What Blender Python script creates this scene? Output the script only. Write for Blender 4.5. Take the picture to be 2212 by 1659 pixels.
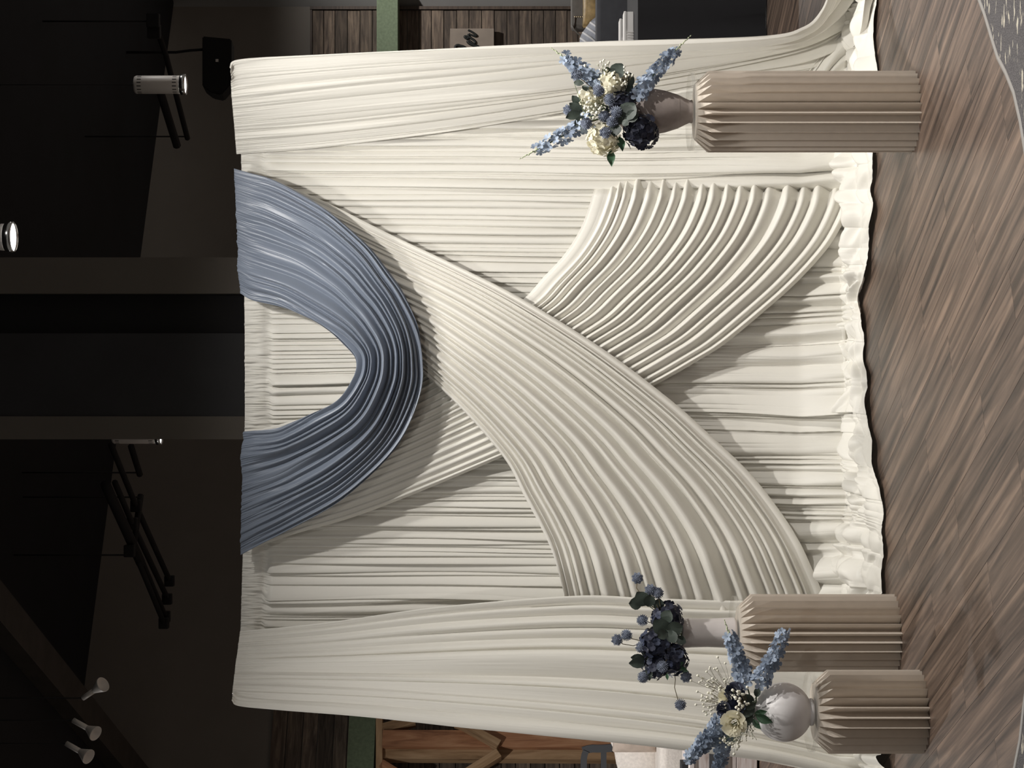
import bpy, bmesh, math, random
import numpy as np
from mathutils import Vector, Matrix, Quaternion

# ------------------------------------------------------------------ clear
for o in list(bpy.data.objects):
    bpy.data.objects.remove(o, do_unlink=True)
scene = bpy.context.scene
C = scene.collection
PI = math.pi
random.seed(7)

# ------------------------------------------------------------------ camera
# the photograph was taken with the phone held upright and stored on its side:
# image left is up in the room.  focal length 3900 px (tele lens) on a 2212 px wide frame.
F, HC = 3900.0, 1.468
cam_d = bpy.data.cameras.new('camera')
cam_d.sensor_width = 36.0
cam_d.lens = 36.0 * F / 2212.0
cam_d.clip_end = 60
cam = bpy.data.objects.new('camera', cam_d)
C.objects.link(cam)
cam.matrix_world = Matrix(((0, 1, 0, 0), (0, 0, -1, 0), (-1, 0, 0, HC), (0, 0, 0, 1)))
scene.camera = cam

# ------------------------------------------------------------------ world, exposure
w = bpy.data.worlds.new('world'); scene.world = w
w.use_nodes = True
w.node_tree.nodes['Background'].inputs[0].default_value = (1.0, 0.93, 0.84, 1)
w.node_tree.nodes['Background'].inputs[1].default_value = 0.13
scene.view_settings.view_transform = 'Standard'
scene.view_settings.look = 'None'
scene.view_settings.gamma = 1.0
scene.view_settings.use_curve_mapping = False
scene.view_settings.exposure = -0.38
# ceiling lamps: (x, y, z of the lens, spot watts)
LAMPS = [
    (0.537, 6.60, 3.29, 75.0, 152, 'white cylinder ceiling lamp shining right above the blue swag'),
    (1.616, 9.75, 3.23, 60.0, 100, 'white cylinder ceiling lamp in front of the black wall speaker'),
    (-0.292, 10.30, 3.47, 40.0, 100, 'white ceiling lamp half hidden behind the dark pillar'),
]
LAMPS_OFF = [      # lamps outside the picture; those marked added only light things in view
    (3.10, 5.10, 3.40, 900.0, 168, 'white cylinder ceiling lamp above the right of the dance floor'),
    (-1.70, 5.80, 3.35, 110.0, 160, 'white cylinder ceiling lamp above the left of the dance floor'),
    (0.85, 5.95, 3.45, 400.0, 168, 'added unseen white cylinder lamp lighting the swags from above'),  # added key light out of view, brings out the swag folds
    (3.30, 10.00, 3.90, 420.0, 172, 'added unseen white cylinder lamp lighting the black table and grey armchair'),  # added out of view to brighten the table and seats on the right
    (4.30, 15.60, 4.10, 700.0, 172, 'added unseen white cylinder lamp brightening the right plank wall'),  # added out of view because the right-hand planks came out too dark
    (-3.20, 9.70, 3.90, 760.0, 172, 'added unseen white cylinder lamp lighting the cream armchair and timber frame'),  # added out of view to light the chest, armchair and timber post
]
STAGE = [          # stage spotlights behind the viewer, aimed at the backdrop: x, y, z, watts, target, label
    (1.60, -1.60, 3.60, 210.0, (0.2, 7.7, 0.95), 'small white stage spotlight behind the viewer on the right'),
    (-1.60, -1.60, 3.60, 130.0, (-0.2, 7.7, 0.95), 'small white stage spotlight behind the viewer on the left'),
]
LAMP_COL = (1.0, 0.968, 0.925)

# ------------------------------------------------------------------ helpers
def P(x, y, d):
    """photograph pixel (x, y) at depth d -> point in the room"""
    return Vector(((829.5 - y) / F * d, d, HC - (x - 1106.0) / F * d))

def PZ(x, y, z):
    d = (HC - z) * F / (x - 1106.0)
    return P(x, y, d)

def tag(o, label, cat, group=None, kind=None):
    if label: o['label'] = label
    if cat: o['category'] = cat
    if group: o['group'] = group
    if kind: o['kind'] = kind
    return o

def empty(name, loc, label=None, cat=None, group=None, kind=None):
    o = bpy.data.objects.new(name, None)
    o.empty_display_size = 0.05
    C.objects.link(o); o.location = loc
    return tag(o, label, cat, group, kind)

def wm(o):
    """room-space matrix of an object, without waiting for a depsgraph update"""
    if o.parent is None: return o.matrix_basis.copy()
    return wm(o.parent) @ o.matrix_parent_inverse @ o.matrix_basis

def link(name, me, mat, parent=None):
    """a mesh whose vertices are already in room coordinates"""
    if mat is not None and not me.materials:
        me.materials.append(mat)
    return inst(name, me, parent, Matrix.Identity(4))

def inst(name, me, parent, mw):
    """a part sharing mesh data, placed by a room-space matrix"""
    o = bpy.data.objects.new(name, me)
    C.objects.link(o)
    if parent is not None:
        o.parent = parent
        o.matrix_parent_inverse = wm(parent).inverted()
    o.matrix_basis = mw
    return o

def bm_mesh(bm, name, smooth=False):
    me = bpy.data.meshes.new(name)
    bm.normal_update()
    bm.to_mesh(me); bm.free()
    if smooth:
        me.polygons.foreach_set('use_smooth', [True] * len(me.polygons))
    return me

def box(bm, x0, x1, y0, y1, z0, z1, bev=0.0, mat=None):
    vs = [bm.verts.new((x, y, z)) for x in (x0, x1) for y in (y0, y1) for z in (z0, z1)]
    f = [(0, 1, 3, 2), (4, 6, 7, 5), (0, 4, 5, 1), (2, 3, 7, 6), (0, 2, 6, 4), (1, 5, 7, 3)]
    fs = [bm.faces.new([vs[i] for i in q]) for q in f]
    if bev > 0:
        es = set(e for fc in fs for e in fc.edges)
        r = bmesh.ops.bevel(bm, geom=list(es), offset=bev, segments=2, profile=0.6, affect='EDGES')
    if mat is not None:
        bmesh.ops.transform(bm, matrix=mat, verts=[v for v in bm.verts if v.is_valid])

def obox(bm, c, ex, ey, ez, hx, hy, hz):
    """box from centre, unit axes and half sizes"""
    vs = []
    for sx in (-1, 1):
        for sy in (-1, 1):
            for sz in (-1, 1):
                vs.append(bm.verts.new(c + ex * hx * sx + ey * hy * sy + ez * hz * sz))
    for q in [(0, 1, 3, 2), (4, 6, 7, 5), (0, 4, 5, 1), (2, 3, 7, 6), (0, 2, 6, 4), (1, 5, 7, 3)]:
        bm.faces.new([vs[i] for i in q])

def tube(bm, pts, r, n=8, caps=True):
    pts = [Vector(p) for p in pts]
    rs = r if isinstance(r, (list, tuple)) else [r] * len(pts)
    rings = []
    up = None
    for i, p in enumerate(pts):
        a = pts[max(i - 1, 0)]; b = pts[min(i + 1, len(pts) - 1)]
        t = (b - a)
        if t.length < 1e-9: t = Vector((0, 0, 1))
        t.normalize()
        if up is None:
            up = t.orthogonal().normalized()
        else:
            up = (up - t * up.dot(t))
            up = up.normalized() if up.length > 1e-6 else t.orthogonal().normalized()
        s = t.cross(up)
        rings.append([bm.verts.new(p + (up * math.cos(2 * PI * k / n) + s * math.sin(2 * PI * k / n)) * rs[i]) for k in range(n)])
    for i in range(len(rings) - 1):
        for k in range(n):
            bm.faces.new((rings[i][k], rings[i][(k + 1) % n], rings[i + 1][(k + 1) % n], rings[i + 1][k]))
    if caps:
        bm.faces.new(list(reversed(rings[0]))); bm.faces.new(rings[-1])

def lathe(bm, prof, n=48, c=(0, 0, 0), caps=(True, True)):
    rings = []
    for (r, z) in prof:
        rings.append([bm.verts.new((c[0] + r * math.cos(2 * PI * k / n), c[1] + r * math.sin(2 * PI * k / n), c[2] + z)) for k in range(n)])
    for i in range(len(rings) - 1):
        for k in range(n):
            bm.faces.new((rings[i][k], rings[i][(k + 1) % n], rings[i + 1][(k + 1) % n], rings[i + 1][k]))
    if caps[0]: bm.faces.new(list(reversed(rings[0])))
    if caps[1]: bm.faces.new(rings[-1])

def grid_mesh(name, V, smooth=True):
    nS, nT, _ = V.shape
    me = bpy.data.meshes.new(name)
    nv = nS * nT
    me.vertices.add(nv)
    me.vertices.foreach_set('co', V.reshape(-1).astype(np.float32))
    idx = np.arange(nv).reshape(nS, nT)
    q = np.stack([idx[:-1, :-1], idx[1:, :-1], idx[1:, 1:], idx[:-1, 1:]], -1).reshape(-1, 4)
    nf = len(q)
    me.loops.add(nf * 4); me.polygons.add(nf)
    me.loops.foreach_set('vertex_index', q.reshape(-1).astype(np.int32))
    me.polygons.foreach_set('loop_start', np.arange(0, nf * 4, 4, dtype=np.int32))
    me.polygons.foreach_set('use_smooth', np.ones(nf, dtype=bool))
    me.update(calc_edges=True)
    me.validate()
    return me

# ------------------------------------------------------------------ materials
def mat_new(name):
    m = bpy.data.materials.new(name); m.use_nodes = True
    return m, m.node_tree.nodes, m.node_tree.links, m.node_tree.nodes['Principled BSDF']

def plain(name, col, rough=0.6, metal=0.0, noise=0.0, scale=8.0, bump=0.0, bscale=200.0, spec=0.5, sheen=0.0, trans=0.0, coat=0.0):
    m, n, l, b = mat_new(name)
    b.inputs['Base Color'].default_value = (*col, 1)
    b.inputs['Roughness'].default_value = rough
    b.inputs['Metallic'].default_value = metal
    b.inputs['Specular IOR Level'].default_value = spec
    b.inputs['Coat Weight'].default_value = coat
    if sheen:
        b.inputs['Sheen Weight'].default_value = sheen
        b.inputs['Sheen Roughness'].default_value = 0.4
    tc = n.new('ShaderNodeTexCoord')
    if noise > 0:
        t = n.new('ShaderNodeTexNoise'); t.inputs['Scale'].default_value = scale; t.inputs['Detail'].default_value = 5
        l.new(tc.outputs['Object'], t.inputs['Vector'])
        r = n.new('ShaderNodeMapRange'); r.inputs['From Min'].default_value = 0.3; r.inputs['From Max'].default_value = 0.7
        r.inputs['To Min'].default_value = 1 - noise; r.inputs['To Max'].default_value = 1 + noise
        l.new(t.outputs['Fac'], r.inputs['Value'])
        mx = n.new('ShaderNodeVectorMath'); mx.operation = 'SCALE'
        mx.inputs[0].default_value = col
        l.new(r.outputs['Result'], mx.inputs['Scale'])
        l.new(mx.outputs[0], b.inputs['Base Color'])
    if bump > 0:
        t2 = n.new('ShaderNodeTexNoise'); t2.inputs['Scale'].default_value = bscale; t2.inputs['Detail'].default_value = 3
        l.new(tc.outputs['Object'], t2.inputs['Vector'])
        bp = n.new('ShaderNodeBump'); bp.inputs['Strength'].default_value = bump; bp.inputs['Distance'].default_value = 0.002
        l.new(t2.outputs['Fac'], bp.inputs['Height']); l.new(bp.outputs[0], b.inputs['Normal'])
    if trans > 0:
        out = n['Material Output']
        tr = n.new('ShaderNodeBsdfTranslucent'); tr.inputs[0].default_value = (*col, 1)
        mix = n.new('ShaderNodeMixShader'); mix.inputs[0].default_value = trans
        l.new(b.outputs[0], mix.inputs[1]); l.new(tr.outputs[0], mix.inputs[2]); l.new(mix.outputs[0], out.inputs['Surface'])
    return m

def wood(name, c0, c1, c2, stretch=(1, 14, 14), scale=3.0, rough=0.6, var=0.25, bump=0.15, knots=True):
    """grain runs along the object's local X; every object gets its own tone"""
    m, n, l, b = mat_new(name)
    tc = n.new('ShaderNodeTexCoord'); oi = n.new('ShaderNodeObjectInfo')
    off = n.new('ShaderNodeVectorMath'); off.operation = 'MULTIPLY_ADD'
    cmb = n.new('ShaderNodeCombineXYZ')
    for k in range(3): l.new(oi.outputs['Random'], cmb.inputs[k])
    mp = n.new('ShaderNodeMapping'); mp.inputs['Scale'].default_value = stretch
    l.new(tc.outputs['Object'], mp.inputs['Vector'])
    off.inputs[1].default_value = (37.0, 53.0, 71.0)
    l.new(cmb.outputs[0], off.inputs[0]); l.new(mp.outputs[0], off.inputs[2])
    t = n.new('ShaderNodeTexNoise'); t.inputs['Scale'].default_value = scale; t.inputs['Detail'].default_value = 9; t.inputs['Roughness'].default_value = 0.62
    t.inputs['Distortion'].default_value = 0.6
    l.new(off.outputs[0], t.inputs['Vector'])
    r = n.new('ShaderNodeValToRGB')
    e = r.color_ramp.elements
    e[0].position = 0.34; e[0].color = (*c0, 1); e[1].position = 0.68; e[1].color = (*c2, 1)
    m1 = e.new(0.5); m1.color = (*c1, 1)
    l.new(t.outputs['Fac'], r.inputs['Fac'])
    mr = n.new('ShaderNodeMapRange'); mr.inputs['To Min'].default_value = 1 - var; mr.inputs['To Max'].default_value = 1 + var
    l.new(oi.outputs['Random'], mr.inputs['Value'])
    sc = n.new('ShaderNodeVectorMath'); sc.operation = 'SCALE'
    l.new(r.outputs['Color'], sc.inputs[0]); l.new(mr.outputs[0], sc.inputs['Scale'])
    l.new(sc.outputs[0], b.inputs['Base Color'])
    b.inputs['Roughness'].default_value = rough
    bp = n.new('ShaderNodeBump'); bp.inputs['Strength'].default_value = bump; bp.inputs['Distance'].default_value = 0.003
    l.new(t.outputs['Fac'], bp.inputs['Height']); l.new(bp.outputs[0], b.inputs['Normal'])
    return m

def emit(name, col, s):
    m, n, l, b = mat_new(name)
    b.inputs['Base Color'].default_value = (*col, 1)
    b.inputs['Emission Color'].default_value = (*col, 1)
    b.inputs['Emission Strength'].default_value = s
    return m

def clear_plastic(name):
    m, n, l, b = mat_new(name)
    out = n['Material Output']
    tr = n.new('ShaderNodeBsdfTransparent'); tr.inputs[0].default_value = (0.985, 0.985, 0.98, 1)
    gl = n.new('ShaderNodeBsdfGlossy'); gl.inputs['Roughness'].default_value = 0.06
    df = n.new('ShaderNodeBsdfDiffuse'); df.inputs[0].default_value = (0.85, 0.82, 0.77, 1)
    mx = n.new('ShaderNodeMixShader'); mx.inputs[0].default_value = 0.05; l.new(tr.outputs[0], mx.inputs[1]); l.new(gl.outputs[0], mx.inputs[2])
    m2 = n.new('ShaderNodeMixShader'); m2.inputs[0].default_value = 0.07
    l.new(mx.outputs[0], m2.inputs[1]); l.new(df.outputs[0], m2.inputs[2])
    l.new(m2.outputs[0], out.inputs['Surface'])
    return m

M = {}
M['cream'] = plain('cream_fabric', (0.76, 0.738, 0.675), 0.50, spec=0.40, sheen=0.15, bump=0.06, bscale=900, trans=0.04)
M['satin'] = plain('ivory_satin', (0.82, 0.79, 0.72), 0.42, spec=0.5, sheen=0.10, bump=0.05, bscale=500, trans=0.08)
M['blue'] = plain('dusty_blue_satin', (0.176, 0.206, 0.260), 0.38, spec=0.5, sheen=0.25, bump=0.05, bscale=700, trans=0.06)
M['pleat'] = plain('beige_card', (0.71, 0.635, 0.55), 0.7, spec=0.2, noise=0.03, scale=30, trans=0.22)
M['acrylic'] = clear_plastic('clear_acrylic')
M['taupe'] = plain('taupe_ceramic', (0.30, 0.255, 0.235), 0.75, noise=0.22, scale=14, bump=0.2, bscale=120)
M['lilac'] = plain('pale_grey_glaze', (0.60, 0.56, 0.545), 0.32, noise=0.05, scale=10, coat=0.3)
M['globe'] = plain('white_grey_ribbed_glaze', (0.76, 0.735, 0.73), 0.45, noise=0.04, scale=16)
M['wall'] = plain('grey_brown_paint', (0.21, 0.19, 0.168), 0.85, noise=0.04, scale=3, bump=0.1, bscale=60)
M['wall_r'] = plain('grey_paint', (0.23, 0.225, 0.22), 0.8, noise=0.04, scale=3)
M['black'] = plain('black_paint', (0.012, 0.012, 0.014), 0.8, noise=0.15, scale=4)
M['ceiling'] = plain('black_ceiling', (0.006, 0.006, 0.009), 0.9, noise=0.3, scale=2)
M['beam'] = plain('dark_brown_beam', (0.045, 0.038, 0.032), 0.8, noise=0.2, scale=6)
M['panel'] = plain('charcoal_shaded_panel', (0.055, 0.055, 0.060), 0.7, noise=0.1, scale=3)  # pillar front: its darker tone is mostly shade put into the colour
M['panel_deep_shade'] = plain('near_black_shaded_panel', (0.020, 0.019, 0.021), 0.8, noise=0.1, scale=3)  # pillar recess: shade painted in as a near-black colour
M['green'] = plain('sage_green_paint', (0.13, 0.17, 0.105), 0.75, noise=0.18, scale=40, bump=0.5, bscale=70)
M['whitemetal'] = plain('white_lacquered_metal', (0.84, 0.80, 0.76), 0.45, spec=0.5)
M['chrome'] = plain('chrome', (0.8, 0.8, 0.8), 0.15, metal=1.0)
M['lens'] = emit('lamp_lens', (1.0, 0.98, 0.96), 12.0)
M['slot'] = plain('vent_slot', (0.01, 0.01, 0.01), 0.9)
M['plank_dark'] = wood('reclaimed_plank', (0.050, 0.036, 0.028), (0.105, 0.078, 0.059), (0.20, 0.15, 0.11), stretch=(1.2, 12, 12), scale=2.6, rough=0.75, var=0.5)
M['floorwood'] = wood('vinyl_plank_floor', (0.024, 0.016, 0.012), (0.092, 0.063, 0.047), (0.205, 0.142, 0.104), stretch=(0.45, 12, 12), scale=2.3, rough=0.42, var=0.10, bump=0.08)
M['cedar'] = wood('cedar_timber', (0.20, 0.085, 0.040), (0.36, 0.17, 0.085), (0.48, 0.27, 0.15), stretch=(1.0, 9, 9), scale=2.0, rough=0.7, var=0.2)
M['pine'] = wood('pine_timber', (0.22, 0.13, 0.065), (0.36, 0.23, 0.125), (0.47, 0.32, 0.19), stretch=(1.0, 9, 9), scale=2.0, rough=0.7, var=0.15)
M['trim'] = wood('brown_trim', (0.03, 0.02, 0.015), (0.055, 0.037, 0.027), (0.08, 0.055, 0.04), rough=0.6, var=0.1)
M['whitewash'] = wood('whitewashed_wood', (0.48, 0.37, 0.33), (0.76, 0.68, 0.66), (0.90, 0.87, 0.86), stretch=(1.0, 10, 10), scale=3.0, rough=0.7, var=0.08)
M['darkmetal'] = plain('dark_gunmetal', (0.085, 0.088, 0.098), 0.55, metal=0.1)
M['boucle'] = plain('white_boucle', (0.80, 0.74, 0.69), 0.9, noise=0.10, scale=60, bump=1.0, bscale=90, sheen=0.3)
M['pillow'] = plain('beige_striped_linen', (0.50, 0.415, 0.355), 0.85, noise=0.10, scale=20, bump=0.5, bscale=120)
M['greylinen'] = plain('grey_linen', (0.19, 0.175, 0.16), 0.9, noise=0.08, scale=30, bump=0.3, bscale=200)
M['gold'] = plain('gold_velvet', (0.42, 0.29, 0.13), 0.6, noise=0.35, scale=25, sheen=0.4)
M['blackcloth'] = plain('black_tablecloth', (0.010, 0.010, 0.013), 0.8, noise=0.1, scale=10, sheen=0.1)
M['charcoal'] = plain('charcoal_upholstery', (0.040, 0.041, 0.048), 0.8, noise=0.1, scale=20, sheen=0.15)
M['paper'] = plain('white_paper', (0.82, 0.80, 0.78), 0.7)
M['board'] = plain('tan_sign_board', (0.24, 0.20, 0.165), 0.8, noise=0.12, scale=6)
M['ink'] = plain('black_lettering', (0.004, 0.006, 0.005), 0.6)
M['stripe'] = plain('blue_grey_stripe_cloth', (0.42, 0.44, 0.50), 0.85, noise=0.1, scale=30)
M['stripewhite'] = plain('white_stripe_cloth', (0.78, 0.78, 0.80), 0.85)
M['edging'] = plain('grey_edge_strip', (0.22, 0.205, 0.19), 0.5)
M['brass'] = plain('brass_nail', (0.75, 0.66, 0.5), 0.3, metal=1.0)
# plants
M['delph'] = plain('light_blue_petal', (0.36, 0.43, 0.54), 0.6, noise=0.35, scale=60, trans=0.25)
M['delph2'] = plain('grey_blue_petal', (0.18, 0.225, 0.30), 0.6, noise=0.35, scale=60, trans=0.25)
M['bud'] = plain('pale_green_bud', (0.46, 0.50, 0.33), 0.6, noise=0.2, scale=60)
M['stem'] = plain('green_stem', (0.12, 0.16, 0.08), 0.6, noise=0.2, scale=40)
M['navy'] = plain('navy_petal', (0.014, 0.017, 0.038), 0.65, noise=0.5, scale=40, sheen=0.2, trans=0.1)
M['navy2'] = plain('dusk_navy_petal', (0.034, 0.043, 0.080), 0.6, noise=0.4, scale=40, trans=0.1)
M['ivory'] = plain('ivory_petal', (0.78, 0.74, 0.58), 0.6, noise=0.10, scale=40, trans=0.25)
M['thistle'] = plain('grey_blue_thistle', (0.19, 0.215, 0.275), 0.8, noise=0.35, scale=90)
M['leaf'] = plain('dark_eucalyptus_leaf', (0.045, 0.060, 0.048), 0.5, noise=0.3, scale=30, trans=0.1)
M['leaf2'] = plain('green_leaf', (0.050, 0.115, 0.060), 0.4, noise=0.3, scale=30, trans=0.1)
M['breath'] = plain('ivory_blossom', (0.80, 0.78, 0.66), 0.7)
M['twig'] = plain('brown_twig', (0.16, 0.13, 0.07), 0.8)

def carpet_mat():
    m, n, l, b = mat_new('flecked_grey_carpet')
    tc = n.new('ShaderNodeTexCoord')
    t = n.new('ShaderNodeTexNoise'); t.inputs['Scale'].default_value = 260; t.inputs['Detail'].default_value = 4
    l.new(tc.outputs['Object'], t.inputs['Vector'])
    r = n.new('ShaderNodeValToRGB'); e = r.color_ramp.elements
    e[0].position = 0.35; e[0].color = (0.035, 0.032, 0.034, 1); e[1].position = 0.7; e[1].color = (0.13, 0.12, 0.12, 1)
    l.new(t.outputs['Fac'], r.inputs['Fac'])
    mp = n.new('ShaderNodeMapping'); mp.inputs['Rotation'].default_value = (0, 0, math.radians(22)); mp.inputs['Scale'].default_value = (14, 48, 1)
    l.new(tc.outputs['Object'], mp.inputs['Vector'])
    t2 = n.new('ShaderNodeTexNoise'); t2.inputs['Scale'].default_value = 1.0; t2.inputs['Detail'].default_value = 4
    l.new(mp.outputs[0], t2.inputs['Vector'])
    r2 = n.new('ShaderNodeValToRGB'); e = r2.color_ramp.elements
    e[0].position = 0.60; e[0].color = (0, 0, 0, 1); e[1].position = 0.64; e[1].color = (1, 1, 1, 1)
    l.new(t2.outputs['Fac'], r2.inputs['Fac'])
    mx = n.new('ShaderNodeMix'); mx.data_type = 'RGBA'
    l.new(r2.outputs['Color'], mx.inputs['Factor']); l.new(r.outputs['Color'], mx.inputs['A']); mx.inputs['B'].default_value = (0.45, 0.41, 0.33, 1)
    l.new(mx.outputs['Result'], b.inputs['Base Color'])
    b.inputs['Roughness'].default_value = 0.95
    bp = n.new('ShaderNodeBump'); bp.inputs['Strength'].default_value = 0.8; bp.inputs['Distance'].default_value = 0.004
    l.new(t.outputs['Fac'], bp.inputs['Height']); l.new(bp.outputs[0], b.inputs['Normal'])
    return m
M['carpet'] = carpet_mat()

# ================================================================== THE SETTING
# ---- floor: base slab plus single planks laid diagonally
bm = bmesh.new(); box(bm, -9, 9, -4, 19, -0.10, -0.006)
floor = link('floor', bm_mesh(bm, 'floor'), M['floorwood']); floor['kind'] = 'structure'
PW, PL = 0.172, 1.20
bm = bmesh.new(); box(bm, -PL / 2 + 0.0006, PL / 2 - 0.0006, -PW / 2 + 0.0006, PW / 2 - 0.0006, -0.006, 0.0, bev=0.0007)
plank_me = bm_mesh(bm, 'plank'); plank_me.materials.append(M['floorwood'])
ang = math.radians(90 + 26.2)
dx, dy = Vector((math.cos(ang), math.sin(ang), 0)), Vector((-math.sin(ang), math.cos(ang), 0))
cnt = 0
for i in range(-60, 61):
    for j in range(-10, 11):
        c = Vector((0, 7.0, 0)) + dy * (i * PW) + dx * (j * PL + ((i * 0.377) % 1.0) * PL)
        vis = False
        for t in (-0.5, -0.25, 0, 0.25, 0.5):
            q = c + dx * (t * PL)
            if 4.6 < q.y < 13.0 and abs(q.x) < 0.213 * q.y + 0.15: vis = True
        if not vis: continue
        inst('plank', plank_me, floor, Matrix.Translation(c) @ Matrix.Rotation(ang, 4, 'Z'))
        cnt += 1

# ---- carpet with its curved edge strip
def catmull(pts, n):
    p = np.array(pts, dtype=float)
    p = np.vstack([2 * p[0] - p[1], p, 2 * p[-1] - p[-2]])
    out = []
    m = len(p) - 3
    for i in range(m):
        t = np.linspace(0, 1, 40, endpoint=(i == m - 1))[:, None]
        a, b, c, d = p[i], p[i + 1], p[i + 2], p[i + 3]
        out.append(0.5 * ((2 * b) + (-a + c) * t + (2 * a - 5 * b + 4 * c - d) * t ** 2 + (-a + 3 * b - 3 * c + d) * t ** 3))
    o = np.vstack(out)
    L = np.concatenate([[0], np.cumsum(np.linalg.norm(np.diff(o, axis=0), axis=1))])
    q = np.linspace(0, L[-1], n)
    return np.stack([np.interp(q, L, o[:, k]) for k in range(o.shape[1])], -1)
edge = catmull([(-3.6, 6.9), (-2.2, 5.85), (-1.116, 5.25), (-0.969, 5.175), (-0.1, 4.88), (0.729, 5.178), (0.998, 5.45), (1.2, 5.646), (1.6, 6.15), (2.2, 7.2), (3.2, 9.4)], 90)
bm = bmesh.new()
top = [bm.verts.new((x, y, 0.007)) for x, y in edge]
low = [bm.verts.new((x, -3.9, 0.007)) for x, y in edge]
for i in range(len(edge) - 1): bm.faces.new((low[i], low[i + 1], top[i + 1], top[i]))
bot = [bm.verts.new((x, y, 0.0005)) for x, y in edge]
for i in range(len(edge) - 1): bm.faces.new((top[i], top[i + 1], bot[i + 1], bot[i]))
carpet = link('carpet', bm_mesh(bm, 'carpet'), M['carpet'])
carpet['kind'] = 'structure'
bm = bmesh.new()
E = [Vector((x, y, 0)) for x, y in edge]
prev = None
for i, p in enumerate(E):
    t = (E[min(i + 1, len(E) - 1)] - E[max(i - 1, 0)]).normalized(); nn = Vector((-t.y, t.x, 0))
    r = [bm.verts.new(p - nn * 0.012 + Vector((0, 0, 0.0075))), bm.verts.new(p - nn * 0.008 + Vector((0, 0, 0.011))), bm.verts.new(p + nn * 0.004 + Vector((0, 0, 0.010))), bm.verts.new(p + nn * 0.012 + Vector((0, 0, 0.001)))]
    if prev:
        for k in range(3): bm.faces.new((prev[k], r[k], r[k + 1], prev[k + 1]))
    prev = r
es = link('edge_strip', bm_mesh(bm, 'edge_strip', True), M['edging'], carpet)

# ---- back wall, left part, turned a little (Y = 15.5 + 0.608 X)
YB = lambda x: 15.5 + 0.608 * x
bd = Vector((1, 0.608, 0)).normalized(); bn = Vector((0.608, -1, 0)).normalized()
def wall_slab(name, x0, x1, z0, z1, mat, fwd=0.0, th=0.12, yf=YB, nrm=bn):
    bm = bmesh.new()
    a = Vector((x0, yf(x0), 0)) + nrm * fwd; b = Vector((x1, yf(x1), 0)) + nrm * fwd
    c = (a + b) / 2 - nrm * th / 2
    d = (b - a); L = d.length; d.normalize()
    obox(bm, c + Vector((0, 0, (z0 + z1) / 2)), d, nrm, Vector((0, 0, 1)), L / 2, th / 2, (z1 - z0) / 2)
    o = link(name, bm_mesh(bm, name), mat); o['kind'] = 'structure'
    return o
wl = wall_slab('wall_back_left', -7.0, 0.6, 0, 5.6, M['wall'])
yf2 = lambda x: 17.8
wr = wall_slab('wall_back_right', 0.6, 3.72, 0, 5.6, M['wall'], yf=yf2, nrm=Vector((0, -1, 0)))
wrr = wall_slab('wall_right', 3.72, 7.5, 0, 5.6, M['wall_r'], yf=lambda x: 17.8 - 0.9 * (x - 3.72), nrm=Vector((-0.9, -1, 0)).normalized())

# planks on the back wall, each a board of its own
def plank_row(parent, xa, xb, z0, z1, pitch, yf, nrm, seed, lenr=(1.1, 2.2)):
    rr = random.Random(seed)
    z = z1
    a = Vector((xa, yf(xa), 0)); b = Vector((xb, yf(xb), 0)); L = (b - a).length; d = (b - a).normalized()
    rz = math.atan2(d.y, d.x)
    meshes = {}
    while z > z0:
        h = pitch * rr.uniform(0.92, 1.06)
        s = 0.0
        while s < L - 0.02:
            l_ = min(rr.uniform(*lenr), L - s)
            if L - s - l_ < 0.3: l_ = L - s
            th = rr.uniform(0.014, 0.024)
            bm = bmesh.new(); box(bm, -l_ / 2 + 0.002, l_ / 2 - 0.002, -th, 0, -h / 2 + 0.004, h / 2 - 0.004)
            me = bm_mesh(bm, 'plank'); me.materials.append(M['plank_dark'])
            c = a + d * (s + l_ / 2) + nrm * 0.001 + Vector((0, 0, z - h / 2))
            inst('plank', me, parent, Matrix.Translation(c) @ Matrix.Rotation(rz, 4, 'Z'))
            s += l_
        z -= h
zt_r = HC + (1106 - 675) / F * 17.8
plank_row(wr, 1.20, 3.68, 0.35, zt_r, 0.1185, yf2, Vector((0, -1, 0)), 3, (0.9, 1.6))
zt_l = HC + (1106 - 586) / F * 13.85
plank_row(wl, -5.2, -0.8, 0.35, zt_l, 0.117, YB, bn, 5, (1.5, 2.6))
# trim post where the planks end
bm = bmesh.new(); box(bm, 3.685, 3.715, 17.75, 17.80, 0, zt_r + 0.02)
t1 = link('trim_1', bm_mesh(bm, 'trim_1'), M['trim']); t1['kind'] = 'structure'
bm = bmesh.new(); box(bm, 1.20, 3.685, 17.76, 17.80, zt_r, zt_r + 0.02)
t2 = link('trim_2', bm_mesh(bm, 'trim_2'), M['trim']); t2['kind'] = 'structure'

# green beams along both back walls
bm = bmesh.new(); box(bm, 1.0, 4.4, 17.5, 17.77, 2.575, 2.780, bev=0.004)
g1 = link('green_beam', bm_mesh(bm, 'green_beam'), M['green']); tag(g1, 'sage green painted beam crossing the plank wall above the lettered board', 'beam')
bm = bmesh.new()
cx = -2.8; c = Vector((cx, YB(cx), 2.598)) + bn * 0.16
obox(bm, c, bd, bn, Vector((0, 0, 1)), 2.4, 0.12, 0.10)
g2 = link('green_beam', bm_mesh(bm, 'green_beam'), M['green']); tag(g2, 'flaking green painted beam above the timber post frame', 'beam')

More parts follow.
